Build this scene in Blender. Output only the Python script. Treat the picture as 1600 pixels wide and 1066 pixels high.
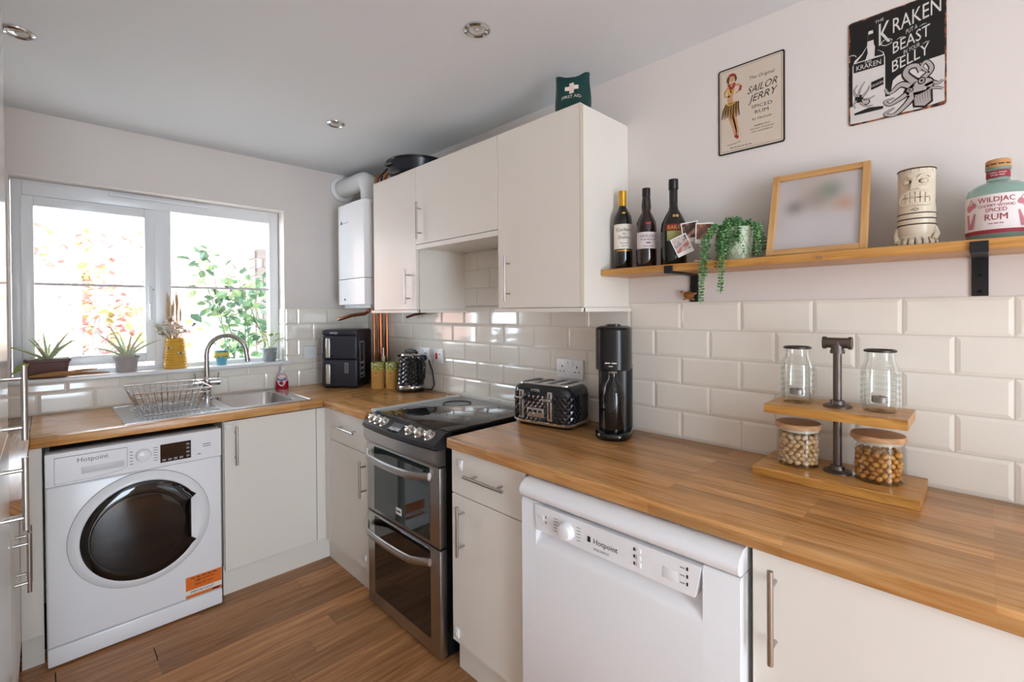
import bpy, bmesh, math, random
from mathutils import Vector, Matrix, Euler
random.seed(7)
PI = math.pi
for o in list(bpy.data.objects): bpy.data.objects.remove(o)
scene = bpy.context.scene
COL = scene.collection

# ------------------------------------------------------------------ camera
cam_d = bpy.data.cameras.new('camera'); cam = bpy.data.objects.new('camera', cam_d); COL.objects.link(cam)
Fv = Vector((0.70377899, 0.71037697, -0.00772665)); Rv = Vector((0.71034547, -0.703821, -0.00673116)); Uv = Vector((0.01021984, 0.00075134, 0.99994749))
M = Matrix.Identity(4)
for i in range(3):
    M[i][0] = Rv[i]; M[i][1] = Uv[i]; M[i][2] = -Fv[i]
M[0][3], M[1][3], M[2][3] = -1.69742, -3.20484, 1.38952
cam.matrix_world = M
cam_d.sensor_fit = 'HORIZONTAL'; cam_d.sensor_width = 36.0
cam_d.lens = 736.467 / 1600 * 36
cam_d.shift_y = -(533 - 493.22) / 1600
cam_d.clip_start = 0.02; cam_d.clip_end = 200
scene.camera = cam

# ------------------------------------------------------------------ light and exposure
world = bpy.data.worlds.new('sky'); scene.world = world; world.use_nodes = True
bg = world.node_tree.nodes['Background']
bg.inputs['Color'].default_value = (0.72, 0.86, 1.0, 1); bg.inputs['Strength'].default_value = 9.0
sun_d = bpy.data.lights.new('sun', 'SUN'); sun = bpy.data.objects.new('sun_offscreen', sun_d); COL.objects.link(sun)
sun_d.energy = 11.0; sun_d.angle = math.radians(2.0); sun_d.color = (1.0, 0.97, 0.93)
sun.rotation_euler = Vector((-0.28, 0.62, -0.95)).to_track_quat('-Z', 'Y').to_euler()
scene.view_settings.view_transform = 'Standard'; scene.view_settings.look = 'None'
scene.view_settings.gamma = 1.0; scene.view_settings.use_curve_mapping = False
scene.view_settings.exposure = 1.0
def portal(name, loc, rot, sx, sy):      # samples the sky through an opening, gives no light of its own
    d = bpy.data.lights.new(name, 'AREA'); d.shape = 'RECTANGLE'; d.size = sx; d.size_y = sy; d.cycles.is_portal = True
    o = bpy.data.objects.new(name, d); COL.objects.link(o); o.location = loc; o.rotation_euler = rot
portal('kitchen_window_portal', (-1.21, 0.2, 1.56), (-PI/2, 0, 0), 1.2, 0.95)
portal('garden_door_back_offscreen', (-1.75, -5.72, 1.07), (PI/2, 0, 0), 1.0, 1.94)   # glazed door in the wall behind the camera

# ------------------------------------------------------------------ materials
def srgb(h):
    h = h.lstrip('#'); c = [int(h[i:i+2], 16)/255 for i in (0, 2, 4)]
    return tuple((x/12.92 if x <= .04045 else ((x+.055)/1.055)**2.4) for x in c) + (1,)
MATS = {}
def mat(name, col, rough=.5, metal=0, spec=None, bump=0, bscale=40, var=0, vscale=6, trans=0, ior=1.45, emit=None, coat=0):
    if name in MATS: return MATS[name]
    m = bpy.data.materials.new(name); m.use_nodes = True; MATS[name] = m
    nt = m.node_tree; b = nt.nodes['Principled BSDF']; c = srgb(col) if isinstance(col, str) else tuple(col)+(1,)
    b.inputs['Base Color'].default_value = c; b.inputs['Roughness'].default_value = rough; b.inputs['Metallic'].default_value = metal
    b.inputs['IOR'].default_value = ior; b.inputs['Transmission Weight'].default_value = trans; b.inputs['Coat Weight'].default_value = coat
    if spec is not None: b.inputs['Specular IOR Level'].default_value = spec
    if var or bump:
        tc = nt.nodes.new('ShaderNodeTexCoord')
    if var:
        n = nt.nodes.new('ShaderNodeTexNoise'); n.inputs['Scale'].default_value = vscale; n.inputs['Detail'].default_value = 4
        nt.links.new(tc.outputs['Object'], n.inputs['Vector'])
        r = nt.nodes.new('ShaderNodeMix'); r.data_type = 'RGBA'
        r.inputs['A'].default_value = tuple(x*(1-var) for x in c[:3])+(1,); r.inputs['B'].default_value = tuple(min(1, x*(1+var)) for x in c[:3])+(1,)
        nt.links.new(n.outputs['Fac'], r.inputs['Factor']); nt.links.new(r.outputs['Result'], b.inputs['Base Color'])
    if bump:
        n2 = nt.nodes.new('ShaderNodeTexNoise'); n2.inputs['Scale'].default_value = bscale; nt.links.new(tc.outputs['Object'], n2.inputs['Vector'])
        bp = nt.nodes.new('ShaderNodeBump'); bp.inputs['Strength'].default_value = bump; bp.inputs['Distance'].default_value = .01
        nt.links.new(n2.outputs['Fac'], bp.inputs['Height']); nt.links.new(bp.outputs['Normal'], b.inputs['Normal'])
    return m
def wood(name, c1, c2, axis='Y', scale=1.0, rough=.35, rand=0.0, stave=None, c3=None):
    """grain along axis; stave=(length,width) adds block-board staves"""
    if name in MATS: return MATS[name]
    m = bpy.data.materials.new(name); m.use_nodes = True; MATS[name] = m; nt = m.node_tree; L = nt.links
    b = nt.nodes['Principled BSDF']; b.inputs['Roughness'].default_value = rough
    tc = nt.nodes.new('ShaderNodeTexCoord'); sep = nt.nodes.new('ShaderNodeSeparateXYZ'); L.new(tc.outputs['Object'], sep.inputs[0])
    others = [a for a in 'XYZ' if a != axis]
    add = nt.nodes.new('ShaderNodeMath'); add.operation = 'ADD'; L.new(sep.outputs[others[0]], add.inputs[0]); L.new(sep.outputs[others[1]], add.inputs[1])
    cmb = nt.nodes.new('ShaderNodeCombineXYZ'); L.new(sep.outputs[axis], cmb.inputs['X']); L.new(add.outputs[0], cmb.inputs['Y'])
    oi = nt.nodes.new('ShaderNodeObjectInfo')
    om = nt.nodes.new('ShaderNodeMath'); om.operation = 'MULTIPLY'; om.inputs[1].default_value = 37.0 if rand else 0.0
    L.new(oi.outputs['Random'], om.inputs[0]); L.new(om.outputs[0], cmb.inputs['Z'])
    mp = nt.nodes.new('ShaderNodeMapping'); mp.inputs['Scale'].default_value = (1.6*scale, 22*scale, 1); L.new(cmb.outputs[0], mp.inputs['Vector'])
    n1 = nt.nodes.new('ShaderNodeTexNoise'); n1.inputs['Scale'].default_value = 2.2; n1.inputs['Detail'].default_value = 7; n1.inputs['Distortion'].default_value = .6; L.new(mp.outputs[0], n1.inputs['Vector'])
    ramp = nt.nodes.new('ShaderNodeMix'); ramp.data_type = 'RGBA'; ramp.inputs['A'].default_value = srgb(c1); ramp.inputs['B'].default_value = srgb(c2)
    mr = nt.nodes.new('ShaderNodeMapRange'); mr.inputs['From Min'].default_value = .3; mr.inputs['From Max'].default_value = .72; L.new(n1.outputs['Fac'], mr.inputs['Value']); L.new(mr.outputs[0], ramp.inputs['Factor'])
    out = ramp.outputs['Result']
    def shade(outc, val, lo, hi):
        mrr = nt.nodes.new('ShaderNodeMapRange'); mrr.inputs['To Min'].default_value = lo; mrr.inputs['To Max'].default_value = hi; L.new(val, mrr.inputs['Value'])
        mx = nt.nodes.new('ShaderNodeMix'); mx.data_type = 'RGBA'; mx.blend_type = 'MULTIPLY'; mx.inputs['Factor'].default_value = 1
        L.new(outc, mx.inputs['A']); L.new(mrr.outputs[0], mx.inputs['B']); return mx.outputs['Result']
    if rand: out = shade(out, oi.outputs['Random'], 1-rand, 1+rand*.6)
    if stave:
        br = nt.nodes.new('ShaderNodeTexBrick'); L.new(cmb.outputs[0], br.inputs['Vector']); br.offset = .37; br.offset_frequency = 1; br.squash = 1
        br.inputs['Scale'].default_value = 1; br.inputs['Brick Width'].default_value = stave[0]; br.inputs['Row Height'].default_value = stave[1]
        br.inputs['Mortar Size'].default_value = .0004; br.inputs['Color1'].default_value = (.0, .0, .0, 1); br.inputs['Color2'].default_value = (1, 1, 1, 1); br.inputs['Mortar'].default_value = (.3, .3, .3, 1)
        rgb = nt.nodes.new('ShaderNodeRGBToBW'); L.new(br.outputs['Color'], rgb.inputs[0])
        out = shade(out, rgb.outputs[0], .66, 1.12)
    L.new(out, b.inputs['Base Color'])
    bp = nt.nodes.new('ShaderNodeBump'); bp.inputs['Strength'].default_value = .08; bp.inputs['Distance'].default_value = .002; L.new(n1.outputs['Fac'], bp.inputs['Height']); L.new(bp.outputs['Normal'], b.inputs['Normal'])
    return m
def glass_pane(name, refl=.08, tint=(1, 1, 1), rough=.0):
    if name in MATS: return MATS[name]
    m = bpy.data.materials.new(name); m.use_nodes = True; MATS[name] = m; nt = m.node_tree
    for n in list(nt.nodes): nt.nodes.remove(n)
    o = nt.nodes.new('ShaderNodeOutputMaterial'); t = nt.nodes.new('ShaderNodeBsdfTransparent'); g = nt.nodes.new('ShaderNodeBsdfGlossy'); mx = nt.nodes.new('ShaderNodeMixShader')
    lw = nt.nodes.new('ShaderNodeLayerWeight'); lw.inputs['Blend'].default_value = .25
    mr = nt.nodes.new('ShaderNodeMapRange'); mr.inputs['To Min'].default_value = refl*.5; mr.inputs['To Max'].default_value = min(1, refl*4.5) if refl < .1 else .42
    t.inputs['Color'].default_value = tint+(1,); g.inputs['Roughness'].default_value = rough
    nt.links.new(lw.outputs['Fresnel'], mr.inputs['Value']); nt.links.new(mr.outputs[0], mx.inputs['Fac']); nt.links.new(t.outputs[0], mx.inputs[1]); nt.links.new(g.outputs[0], mx.inputs[2]); nt.links.new(mx.outputs[0], o.inputs[0])
    return m
WALL = mat('wall_paint', '#e8dfd8', .75, bump=.03, bscale=180)
CEIL = mat('ceiling_paint', '#e6e7e8', .8)
CREAM = mat('cream_cabinet', '#ece5da', .32, var=.02, vscale=3)
CREAM2 = mat('cream_edge', '#cdbfa9', .45)
TILE = mat('cream_tile', '#f4ecdf', .08, coat=.4, var=.03, vscale=9)
GROUT = mat('grout', '#ddd3c4', .8)
WHITE = mat('white_plastic', '#f1f0ef', .3)
APPL = mat('white_enamel', '#f3f2f3', .22)
UPVC = mat('white_upvc', '#f2f3f4', .25)
STEEL = mat('brushed_steel', '#b9b4ae', .32, 1)
CHROME = mat('chrome', '#d4d4d6', .1, 1)
INOX = mat('stainless_sink', '#c9c9c9', .24, 1, bump=.02, bscale=90)
BLACK = mat('black_plastic', '#131314', .35)
BLACKG = mat('black_gloss', '#0b0b0c', .05, coat=.5)
DARKGLASS = mat('dark_glass', '#0c0b0c', .04, coat=.6)
INK = mat('ink_black', '#1a1a1c', .7)
INKG = mat('ink_grey', '#77777a', .7)
PAPER = mat('paper_white', '#efe9e2', .6)
COPPER = mat('copper', '#b06a45', .3, 1, var=.25, vscale=20)
TOPR = wood('worktop_right_oak', '#b87a3c', '#e2ad70', 'Y', 1.6, .26, stave=(.31, .041))
TOPW = wood('worktop_window_oak', '#b87a3c', '#e2ad70', 'X', 1.6, .26, stave=(.31, .041))
PLANK = wood('floor_oak', '#a1663a', '#d39b67', 'X', 1.1, .38, rand=.3)
SHELFW = wood('shelf_oak', '#b0752f', '#dca55c', 'Y', 1.5, .35)
BOARDW = wood('waney_board', '#a56a2e', '#e5ad5c', 'Y', 1.5, .3)
LIDW = wood('acacia_lid', '#b98656', '#d8ab7c', 'Y', 1.6, .45)
FRAMEW = wood('frame_oak', '#c08c50', '#dcae74', 'Z', 1.6, .45)
PANE = glass_pane('window_glass', .05)
JARG = glass_pane('jar_glass', .16, (.99, 1, .99))

# ------------------------------------------------------------------ geometry helpers
class G:
    def __init__(s): s.v = []; s.f = []; s.m = []
    def add(s, vs, fs, mi=0):
        k = len(s.v); s.v += [tuple(v) for v in vs]; s.f += [tuple(i+k for i in f) for f in fs]; s.m += [mi]*len(fs); return s
    def box(s, x0, x1, y0, y1, z0, z1, bev=0, seg=2, mi=0):
        x0, x1 = sorted((x0, x1)); y0, y1 = sorted((y0, y1)); z0, z1 = sorted((z0, z1))
        if not bev:
            vs = [(x, y, z) for x in (x0, x1) for y in (y0, y1) for z in (z0, z1)]
            return s.add(vs, [(0, 1, 3, 2), (4, 6, 7, 5), (0, 4, 5, 1), (2, 3, 7, 6), (0, 2, 6, 4), (1, 5, 7, 3)], mi)
        bm = bmesh.new(); bmesh.ops.create_cube(bm, size=1)
        for v in bm.verts: v.co = Vector(((x0+x1)/2+v.co.x*(x1-x0), (y0+y1)/2+v.co.y*(y1-y0), (z0+z1)/2+v.co.z*(z1-z0)))
        bmesh.ops.bevel(bm, geom=bm.edges[:], offset=bev, segments=seg, affect='EDGES', profile=.5)
        bm.verts.index_update(); s.add([v.co for v in bm.verts], [[v.index for v in f.verts] for f in bm.faces], mi); bm.free(); return s
    def lathe(s, prof, n=32, c=(0, 0, 0), mi=0, a0=0, a1=2*PI, sx=1, sy=1, cap=False):
        full = abs(a1-a0-2*PI) < 1e-6; k = n if full else n+1; vs = []; fs = []
        for r, z in prof:
            for j in range(k):
                a = a0+(a1-a0)*j/n; vs.append((c[0]+r*sx*math.cos(a), c[1]+r*sy*math.sin(a), c[2]+z))
        for i in range(len(prof)-1):
            for j in range(n if full else n):
                j2 = (j+1) % k; fs.append((i*k+j, i*k+j2, (i+1)*k+j2, (i+1)*k+j))
        s.add(vs, fs, mi)
        if full and cap:
            if prof[0][0] > 1e-5: s.f.append(tuple(len(s.v)-len(vs)+j for j in reversed(range(k)))); s.m.append(mi)
            if prof[-1][0] > 1e-5: s.f.append(tuple(len(s.v)-k+j for j in range(k))); s.m.append(mi)
        return s
    def tube(s, pts, r, n=8, mi=0, cap=True, closed=False):
        pts = [Vector(p) for p in pts]; R = r if isinstance(r, (list, tuple)) else [r]*len(pts); N = len(pts); vs = []; fs = []; prev = None
        for i, p in enumerate(pts):
            if closed: t = (pts[(i+1) % N]-pts[i-1]).normalized()
            else: t = (pts[min(i+1, N-1)]-pts[max(i-1, 0)]).normalized()
            if prev is None:
                a = t.orthogonal().normalized()
            else:
                a = (prev - t*prev.dot(t)).normalized()
            prev = a; bn = t.cross(a)
            for j in range(n):
                q = p+(a*math.cos(2*PI*j/n)+bn*math.sin(2*PI*j/n))*R[i]; vs.append(q)
        for i in range(N if closed else N-1):
            i2 = (i+1) % N
            for j in range(n): fs.append((i*n+j, i*n+(j+1) % n, i2*n+(j+1) % n, i2*n+j))
        if cap and not closed: fs += [tuple(reversed(range(n))), tuple((N-1)*n+j for j in range(n))]
        return s.add(vs, fs, mi)
    def cyl(s, p0, p1, r0, r1=None, n=20, mi=0): return s.tube([p0, p1], [r0, r0 if r1 is None else r1], n, mi)
    def ball(s, c, r, n=10, m=6, mi=0):
        r = r if isinstance(r, (tuple, list)) else (r, r, r); vs = [(c[0], c[1], c[2]-r[2])]; fs = []
        for i in range(1, m):
            a = -PI/2+PI*i/m
            for j in range(n): vs.append((c[0]+r[0]*math.cos(a)*math.cos(2*PI*j/n), c[1]+r[1]*math.cos(a)*math.sin(2*PI*j/n), c[2]+r[2]*math.sin(a)))
        vs.append((c[0], c[1], c[2]+r[2])); T = len(vs)-1
        for j in range(n):
            fs.append((0, 1+(j+1) % n, 1+j)); fs.append((T, T-n+j, T-n+(j+1) % n))
            for i in range(m-2): fs.append((1+i*n+j, 1+i*n+(j+1) % n, 1+(i+1)*n+(j+1) % n, 1+(i+1)*n+j))
        return s.add(vs, fs, mi)
    def prism(s, poly, h0, h1, fn, mi=0):
        """poly of (a,b); fn(a,b,h)->xyz"""
        n = len(poly); vs = [fn(a, b, h0) for a, b in poly]+[fn(a, b, h1) for a, b in poly]
        fs = [tuple(reversed(range(n))), tuple(range(n, 2*n))]+[(i, (i+1) % n, n+(i+1) % n, n+i) for i in range(n)]
        return s.add(vs, fs, mi)
    def quad(s, a, b, c, d, mi=0): return s.add([a, b, c, d], [(0, 1, 2, 3)], mi)
    def xf(s, Mx, start=0):
        for i in range(start, len(s.v)): s.v[i] = tuple(Mx @ Vector(s.v[i]))
        return s
def mesh_of(name, g, mats, smooth=35):
    me = bpy.data.meshes.new(name); me.from_pydata(g.v, [], g.f)
    for m in (mats if isinstance(mats, (list, tuple)) else [mats]): me.materials.append(m)
    me.polygons.foreach_set('material_index', g.m)
    bm = bmesh.new(); bm.from_mesh(me); bmesh.ops.recalc_face_normals(bm, faces=bm.faces[:]); bm.to_mesh(me); bm.free()
    if smooth: me.shade_smooth(); me.set_sharp_from_angle(angle=math.radians(smooth))
    me.update(); return me
def link(o, parent=None, world=False):
    COL.objects.link(o)
    if parent is not None:
        o.parent = parent
        if world and parent.type == 'EMPTY':
            o.matrix_parent_inverse = (Matrix.Translation(parent.location) @ parent.rotation_euler.to_matrix().to_4x4()).inverted()
    return o
def obj(name, g, mats, parent=None, world=True, smooth=35):
    return link(bpy.data.objects.new(name, mesh_of(name, g, mats, smooth)), parent, world)
def tag(o, label=None, cat=None, group=None, kind=None):
    if label: o['label'] = label
    if cat: o['category'] = cat
    if group: o['group'] = group
    if kind: o['kind'] = kind
    return o
def thing(name, label, cat, loc, rz=0, group=None):
    o = bpy.data.objects.new(name, None); COL.objects.link(o); o.empty_display_size = .05
    o.location = loc; o.rotation_euler = (0, 0, rz); return tag(o, label, cat, group)
def struct(name, g, mats, parent=None, smooth=35):
    o = obj(name, g, mats, parent, True, smooth)
    if parent is None: o['kind'] = 'structure'
    return o
_txt = {}
def text_geo(s, bold=False):
    if s not in _txt:
        c = bpy.data.curves.new('t', 'FONT'); c.body = s; c.align_x = 'CENTER'; c.resolution_u = 2
        o = bpy.data.objects.new('t', c); me = o.to_mesh()
        _txt[s] = ([tuple(v.co) for v in me.vertices], [tuple(p.vertices) for p in me.polygons]); o.to_mesh_clear(); bpy.data.objects.remove(o); bpy.data.curves.remove(c)
    return _txt[s]
def text(g, s, size, o, u, v, mi=0, sx=1.0, shear=0, arc=None, fn=None, fit=None):
    """adds text centred at o, u right, v up, size=letter height scale; fn maps (a,b)->xyz instead"""
    if s.startswith('#'):
        k_ = int(s[1:]); vs = []; fs = []; w_ = 1.9
        for i_ in range(k_):
            x0_ = (i_-k_/2)*(w_+.5)+.25; vs += [(x0_+w_*j_/4, h_, 0) for j_ in range(5) for h_ in (.12, .55)]; fs += [(i_*10+2*j_, i_*10+2*j_+2, i_*10+2*j_+3, i_*10+2*j_+1) for j_ in range(4)]
    else: vs, fs = text_geo(s)
    if fit: xs_ = [v_[0] for v_ in vs]; sx = fit/((max(xs_)-min(xs_))*size)
    o = Vector(o) if o is not None else None; u = Vector(u) if u is not None else None; v = Vector(v) if v is not None else None; out = []
    for (a, b, _) in vs:
        a = a*size*sx+shear*b*size; b = b*size
        if arc: b += -arc*a*a
        out.append(fn(a, b) if fn else tuple(o+u*a+v*b))
    return g.add(out, fs, mi)

# ================================================================== SETTING
H = 2.359
XL = -2.36
YB = -5.6
# floor with separate planks
g = G(); g.box(XL, 0, YB, 0, -.05, -.004)
floor = struct('floor', g, mat('floor_base', '#4a3322', .8)); floor['label'] = 'oak laminate floor of narrow planks'
PW = .1035
lens = {}
row = 0; y = -.45
while y > YB:
    x = XL - random.random()*.9
    while x < 0:
        L = random.choice((.9, 1.05, 1.2)); x1 = min(x+L, 0); x0 = max(x, XL)
        if x1-x0 > .02 and not (x1 < -1.77 and y > -2.0) and not (x0 > -.5):
            key = round(x1-x0, 2)
            if key not in lens:
                gg = G(); gg.box(0, key-.0012, -PW+.0012, 0, -.004, 0, 0); lens[key] = mesh_of('floor_plank', gg, PLANK, 0)
            p = bpy.data.objects.new('floor_plank', lens[key]); p.location = (x0, y, 0); COL.objects.link(p); p.parent = floor
        x += L
    y -= PW; row += 1
# ceiling
g = G(); g.box(XL-.2, .2, YB-.2, .25, H, H+.12); struct('ceiling', g, CEIL)
# right wall + tiles
g = G(); g.box(0, .2, YB, .25, -.05, H); wall_r = struct('wall_right', g, [WALL])
TS, TH, Z0 = .2142, (1.4208-.91)/5, .91
tile_mesh = {}
def tile_me(w, h):
    key = (round(w, 3), round(h, 3))
    if key not in tile_mesh:
        gg = G(); b = .0095; t = .0045; a = w/2; c = h/2; bi = min(b, a*.8)
        vs = [(-a, -c, 0), (a, -c, 0), (a, c, 0), (-a, c, 0), (-a+.0006, -c+.0006, .002), (a-.0006, -c+.0006, .002), (a-.0006, c-.0006, .002), (-a+.0006, c-.0006, .002), (-a+bi, -c+b, t), (a-bi, -c+b, t), (a-bi, c-b, t), (-a+bi, c-b, t)]
        fs = [(8, 9, 10, 11)]
        for k in (0, 4):
            for i in range(4): fs.append((k+i, k+(i+1) % 4, k+4+(i+1) % 4, k+4+i))
        gg.add(vs, fs); tile_mesh[key] = mesh_of('wall_tile', gg, TILE, 0)
    return tile_mesh[key]
def lay(parent, put, a0, a1, z0, z1, ref, step, rowref=0):
    """tiles between a0<a1 along a wall; joints at ref+k*step on even rows"""
    r0 = int(math.floor((z0-Z0)/TH+1e-4)); r1 = int(math.ceil((z1-Z0)/TH-1e-4))
    for r in range(r0, r1):
        zz0 = max(z0, Z0+r*TH); zz1 = min(z1, Z0+(r+1)*TH)
        if zz1-zz0 < .012: continue
        off = ref+(0 if r % 2 == rowref else step/2); k = math.floor((a0-off)/step)
        while off+k*step < a1:
            b0 = max(a0, off+k*step); b1 = min(a1, off+(k+1)*step); k += 1
            if b1-b0 < .012: continue
            o = bpy.data.objects.new('wall_tile', tile_me(b1-b0-.0025, zz1-zz0-.0025)); COL.objects.link(o); o.parent = parent
            put(o, (b0+b1)/2, (zz0+zz1)/2)
def put_r(o, a, z): o.matrix_local = Matrix(((0, 0, -1, -.001), (-1, 0, 0, a), (0, 1, 0, z), (0, 0, 0, 1)))
def put_w(o, a, z): o.matrix_local = Matrix(((1, 0, 0, a), (0, 0, -1, -.001), (0, 1, 0, z), (0, 0, 0, 1)))
lay(wall_r, put_r, -3.75, -.002, Z0, 1.4208, -2.395, TS)
lay(wall_r, put_r, -1.745, -1.11, 1.4208, 1.735, -2.395, TS)
g = G(); g.box(-.0025, .0, -3.75, 0, Z0-.01, 1.422); g.box(-.0025, 0, -1.745, -1.11, 1.42, 1.737); obj('grout_bed', g, GROUT, wall_r)
# window wall with opening
WX0, WX1, WZ0, WZ1 = -1.815, -.595, 1.06, 2.052
g = G()
g.box(XL-.2, WX0, 0, .25, -.05, H); g.box(WX1, .2, 0, .25, -.05, H); g.box(WX0, WX1, 0, .25, -.05, WZ0); g.box(WX0, WX1, 0, .25, WZ1, H)
wall_w = struct('wall_window', g, WALL)
lay(wall_w, put_w, -2.3, -.008, Z0, 1.06, -.516, .2015)
lay(wall_w, put_w, WX1+.002, -.008, 1.06, 1.4208, -.516, .2015)
def put_rev(o, a, z): o.matrix_local = Matrix(((0, 0, -1, WX1-.001), (1, 0, 0, a), (0, 1, 0, z), (0, 0, 0, 1)))
lay(wall_w, put_rev, .002, .098, 1.085, 1.4208, -.05, .2015)
g = G(); g.box(-2.3, WX1, -.0025, 0, Z0-.01, 1.06); g.box(WX1, 0, -.0025, 0, Z0-.01, 1.422); obj('grout_bed', g, GROUT, wall_w)
# other walls
g = G(); g.box(XL-.2, XL, YB, .25, -.05, H); struct('wall_left', g, WALL)
g = G(); g.box(XL-.2, -2.25, YB-.2, YB, -.05, H); g.box(-1.25, .2, YB-.2, YB, -.05, H); g.box(-2.25, -1.25, YB-.2, YB, 2.12, H); struct('wall_back', g, WALL)
g = G()
for x0, x1 in ((-2.25, -2.18), (-1.32, -1.25)): g.box(x0, x1, YB-.1, YB-.04, 0, 2.12, .004)
for z0, z1 in ((0, .1), (2.04, 2.12)): g.box(-2.18, -1.32, YB-.1, YB-.04, z0, z1)
d1 = struct('door_1', g, UPVC); d1['label'] = 'white glazed garden door'
g = G(); g.box(-2.18, -1.32, YB-.075, YB-.065, .1, 2.04); obj('pane', g, PANE, d1)

# window_1
FY0, FY1 = .10, .165
g = G()
g.box(-1.81, -1.772, FY0, FY1, 1.085, 2.052, .003); g.box(-.653, -.597, FY0, FY1, 1.085, 2.052, .003)
g.box(-1.772, -.653, FY0, FY1, 1.978, 2.052, .003); g.box(-1.772, -.653, FY0, FY1, 1.06, 1.105, .003); g.box(-1.262, -1.18, FY0, FY1, 1.105, 1.978, .003)
win = struct('window_1', g, UPVC); win['label'] = 'white two-light kitchen window over the sink'
g = G()
g.box(-1.777, -1.733, .078, .14, 1.128, 1.972, .004); g.box(-1.302, -1.256, .078, .14, 1.128, 1.972, .004); g.box(-1.733, -1.302, .078, .14, 1.925, 1.972, .004); g.box(-1.733, -1.302, .078, .14, 1.128, 1.178, .004)
sash = obj('sash', g, UPVC, win)
g = G(); g.box(-1.733, -1.302, .104, .110, 1.178, 1.925); obj('pane', g, PANE, win)
g = G(); g.box(-1.18, -.653, .122, .128, 1.105, 1.978); obj('pane', g, PANE, win)
BAR = mat('glazing_bar', '#c9c8c8', .4)
g = G(); g.box(-1.733, -1.302, .098, .116, 1.538, 1.550); obj('glazing_bar', g, BAR, win)
g = G(); g.box(-1.18, -.653, .116, .134, 1.541, 1.553); obj('glazing_bar', g, BAR, win)
g = G(); g.box(-1.449, -.991, .082, .10, 2.022, 2.040, .004); g.box(-1.43, -1.01, .078, .083, 2.027, 2.033); obj('trickle_vent', g, UPVC, win)
g = G(); g.box(-1.289, -1.268, .066, .08, 1.42, 1.545, .006); g.box(-1.286, -1.271, .045, .068, 1.42, 1.445, .004); g.box(-1.287, -1.27, .04, .054, 1.36, 1.45, .006); obj('window_handle', g, UPVC, sash)
g = G(); g.box(-1.272, -1.264, .070, .079, 1.522, 1.532, .003); obj('lock_button', g, mat('brass_dull', '#8b6f4a', .4, 1), sash)
g = G(); g.box(WX0-.02, WX1+.035, -.035, .1, 1.062, 1.083, .007, 3); sill = struct('trim_1', g, mat('sill_gloss', '#efefef', .2)); sill['label'] = 'white gloss window sill board'

# ================================================================== EXTERIOR
BR = mat('pale_brick', '#a3776a', .85, var=.12, vscale=8)
MORT = mat('mortar', '#d8cdc4', .9)
g = G(); g.box(-8, 6, .26, 14, -.35, -.12); st = struct('ground', g, mat('patio_slabs', '#b5afa8', .9, var=.1)); st['label'] = 'pale patio ground outside the window'
NY = 6.0
g = G(); g.box(-6, 5, NY, NY+.25, -.12, 2.95); nw = obj('neighbour_wall', g, [mat('far_brick', '#ab877b', .85, var=.08, vscale=14)]); tag(nw, 'sunlit pink brick house wall seen through the kitchen window', 'wall', kind='structure')
gg = G(); gg.box(-.107, .107, -.012, 0, -.0325, .0325); bmesh_brick = mesh_of('brick', gg, BR, 0)
for r in range(20):
    for c in range(14):
        o = bpy.data.objects.new('brick', bmesh_brick); COL.objects.link(o); o.parent = nw
        o.location = (-1.75+c*.225+(.1125 if r % 2 else 0), NY, 1.05+r*.075)
# canopy over the back door with boarded soffit
cn = thing('porch_canopy', 'white boarded porch canopy above the window outside', 'canopy', (-.8, .26, 2.07))
gg = G(); gg.box(-2.6, 2.4, .004, .096, 0, .02, .003); bme = mesh_of('soffit_board', gg, mat('soffit_white', '#dcdee0', .5), 35)
for k in range(13):
    o = bpy.data.objects.new('soffit_board', bme); COL.objects.link(o); o.parent = cn; o.location = (0, k*.1-.06, 0)
g = G(); g.box(-3.4, 1.6, .26, 1.5, 2.092, 2.16); obj('roof_deck', g, mat('felt_roof', '#7e7c7a', .9), cn)
g = G(); g.box(-3.4, 1.6, 1.50, 1.53, 2.045, 2.17, .004); obj('fascia_board', g, mat('soffit_white', '#dcdee0', .5), cn)
# brick pier carrying it
g = G(); g.box(-.40, .35, 1.22, 1.44, -.12, 2.066); pier = obj('brick_pier', g, mat('mortar_grey', '#9b928c', .9)); tag(pier, 'grey-brown brick pier under the porch canopy outside', 'pier')
gg = G(); gg.box(-.107, .107, -.014, 0, -.0325, .0325); b1 = mesh_of('brick', gg, mat('grey_brick', '#83736b', .85, var=.2, vscale=9), 0)
gg = G(); gg.box(-.014, 0, -.107, .107, -.0325, .0325); b2 = mesh_of('brick', gg, MATS['grey_brick'], 0)
for r in range(27):
    for c in range(3):
        o = bpy.data.objects.new('brick', b1); COL.objects.link(o); o.parent = pier; o.location = (-.29+c*.225+(.05 if r % 2 else -.0), 1.22, -.05+r*.075)
    o = bpy.data.objects.new('brick', b2); COL.objects.link(o); o.parent = pier; o.location = (-.40, 1.33, -.05+r*.075)
# small shed with sloping roof
sh = thing('garden_shed', 'small grey garden shed with a sloping roof beyond the window', 'shed', (.1, 4.2, -.12))
g = G(); g.box(-.25, 1.3, 3.9, 4.9, -.12, 1.35); obj('shed_wall', g, mat('shed_grey', '#8d939c', .8, var=.1), sh)
g = G(); g.prism([(-.35, 1.33), (.45, 1.62), (1.4, 1.33), (1.4, 1.39), (.45, 1.69), (-.35, 1.39)], 3.8, 5.0, lambda a, b, h: (a, h, b)); obj('shed_roof', g, mat('shed_roof', '#6f6a68', .9), sh)
for k in range(5):
    g = G(); g.box(-.22+k*.3, .05+k*.3, 3.88, 3.9, -.1, 1.3); obj('cladding_board', g, MATS['shed_grey'], sh)
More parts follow.
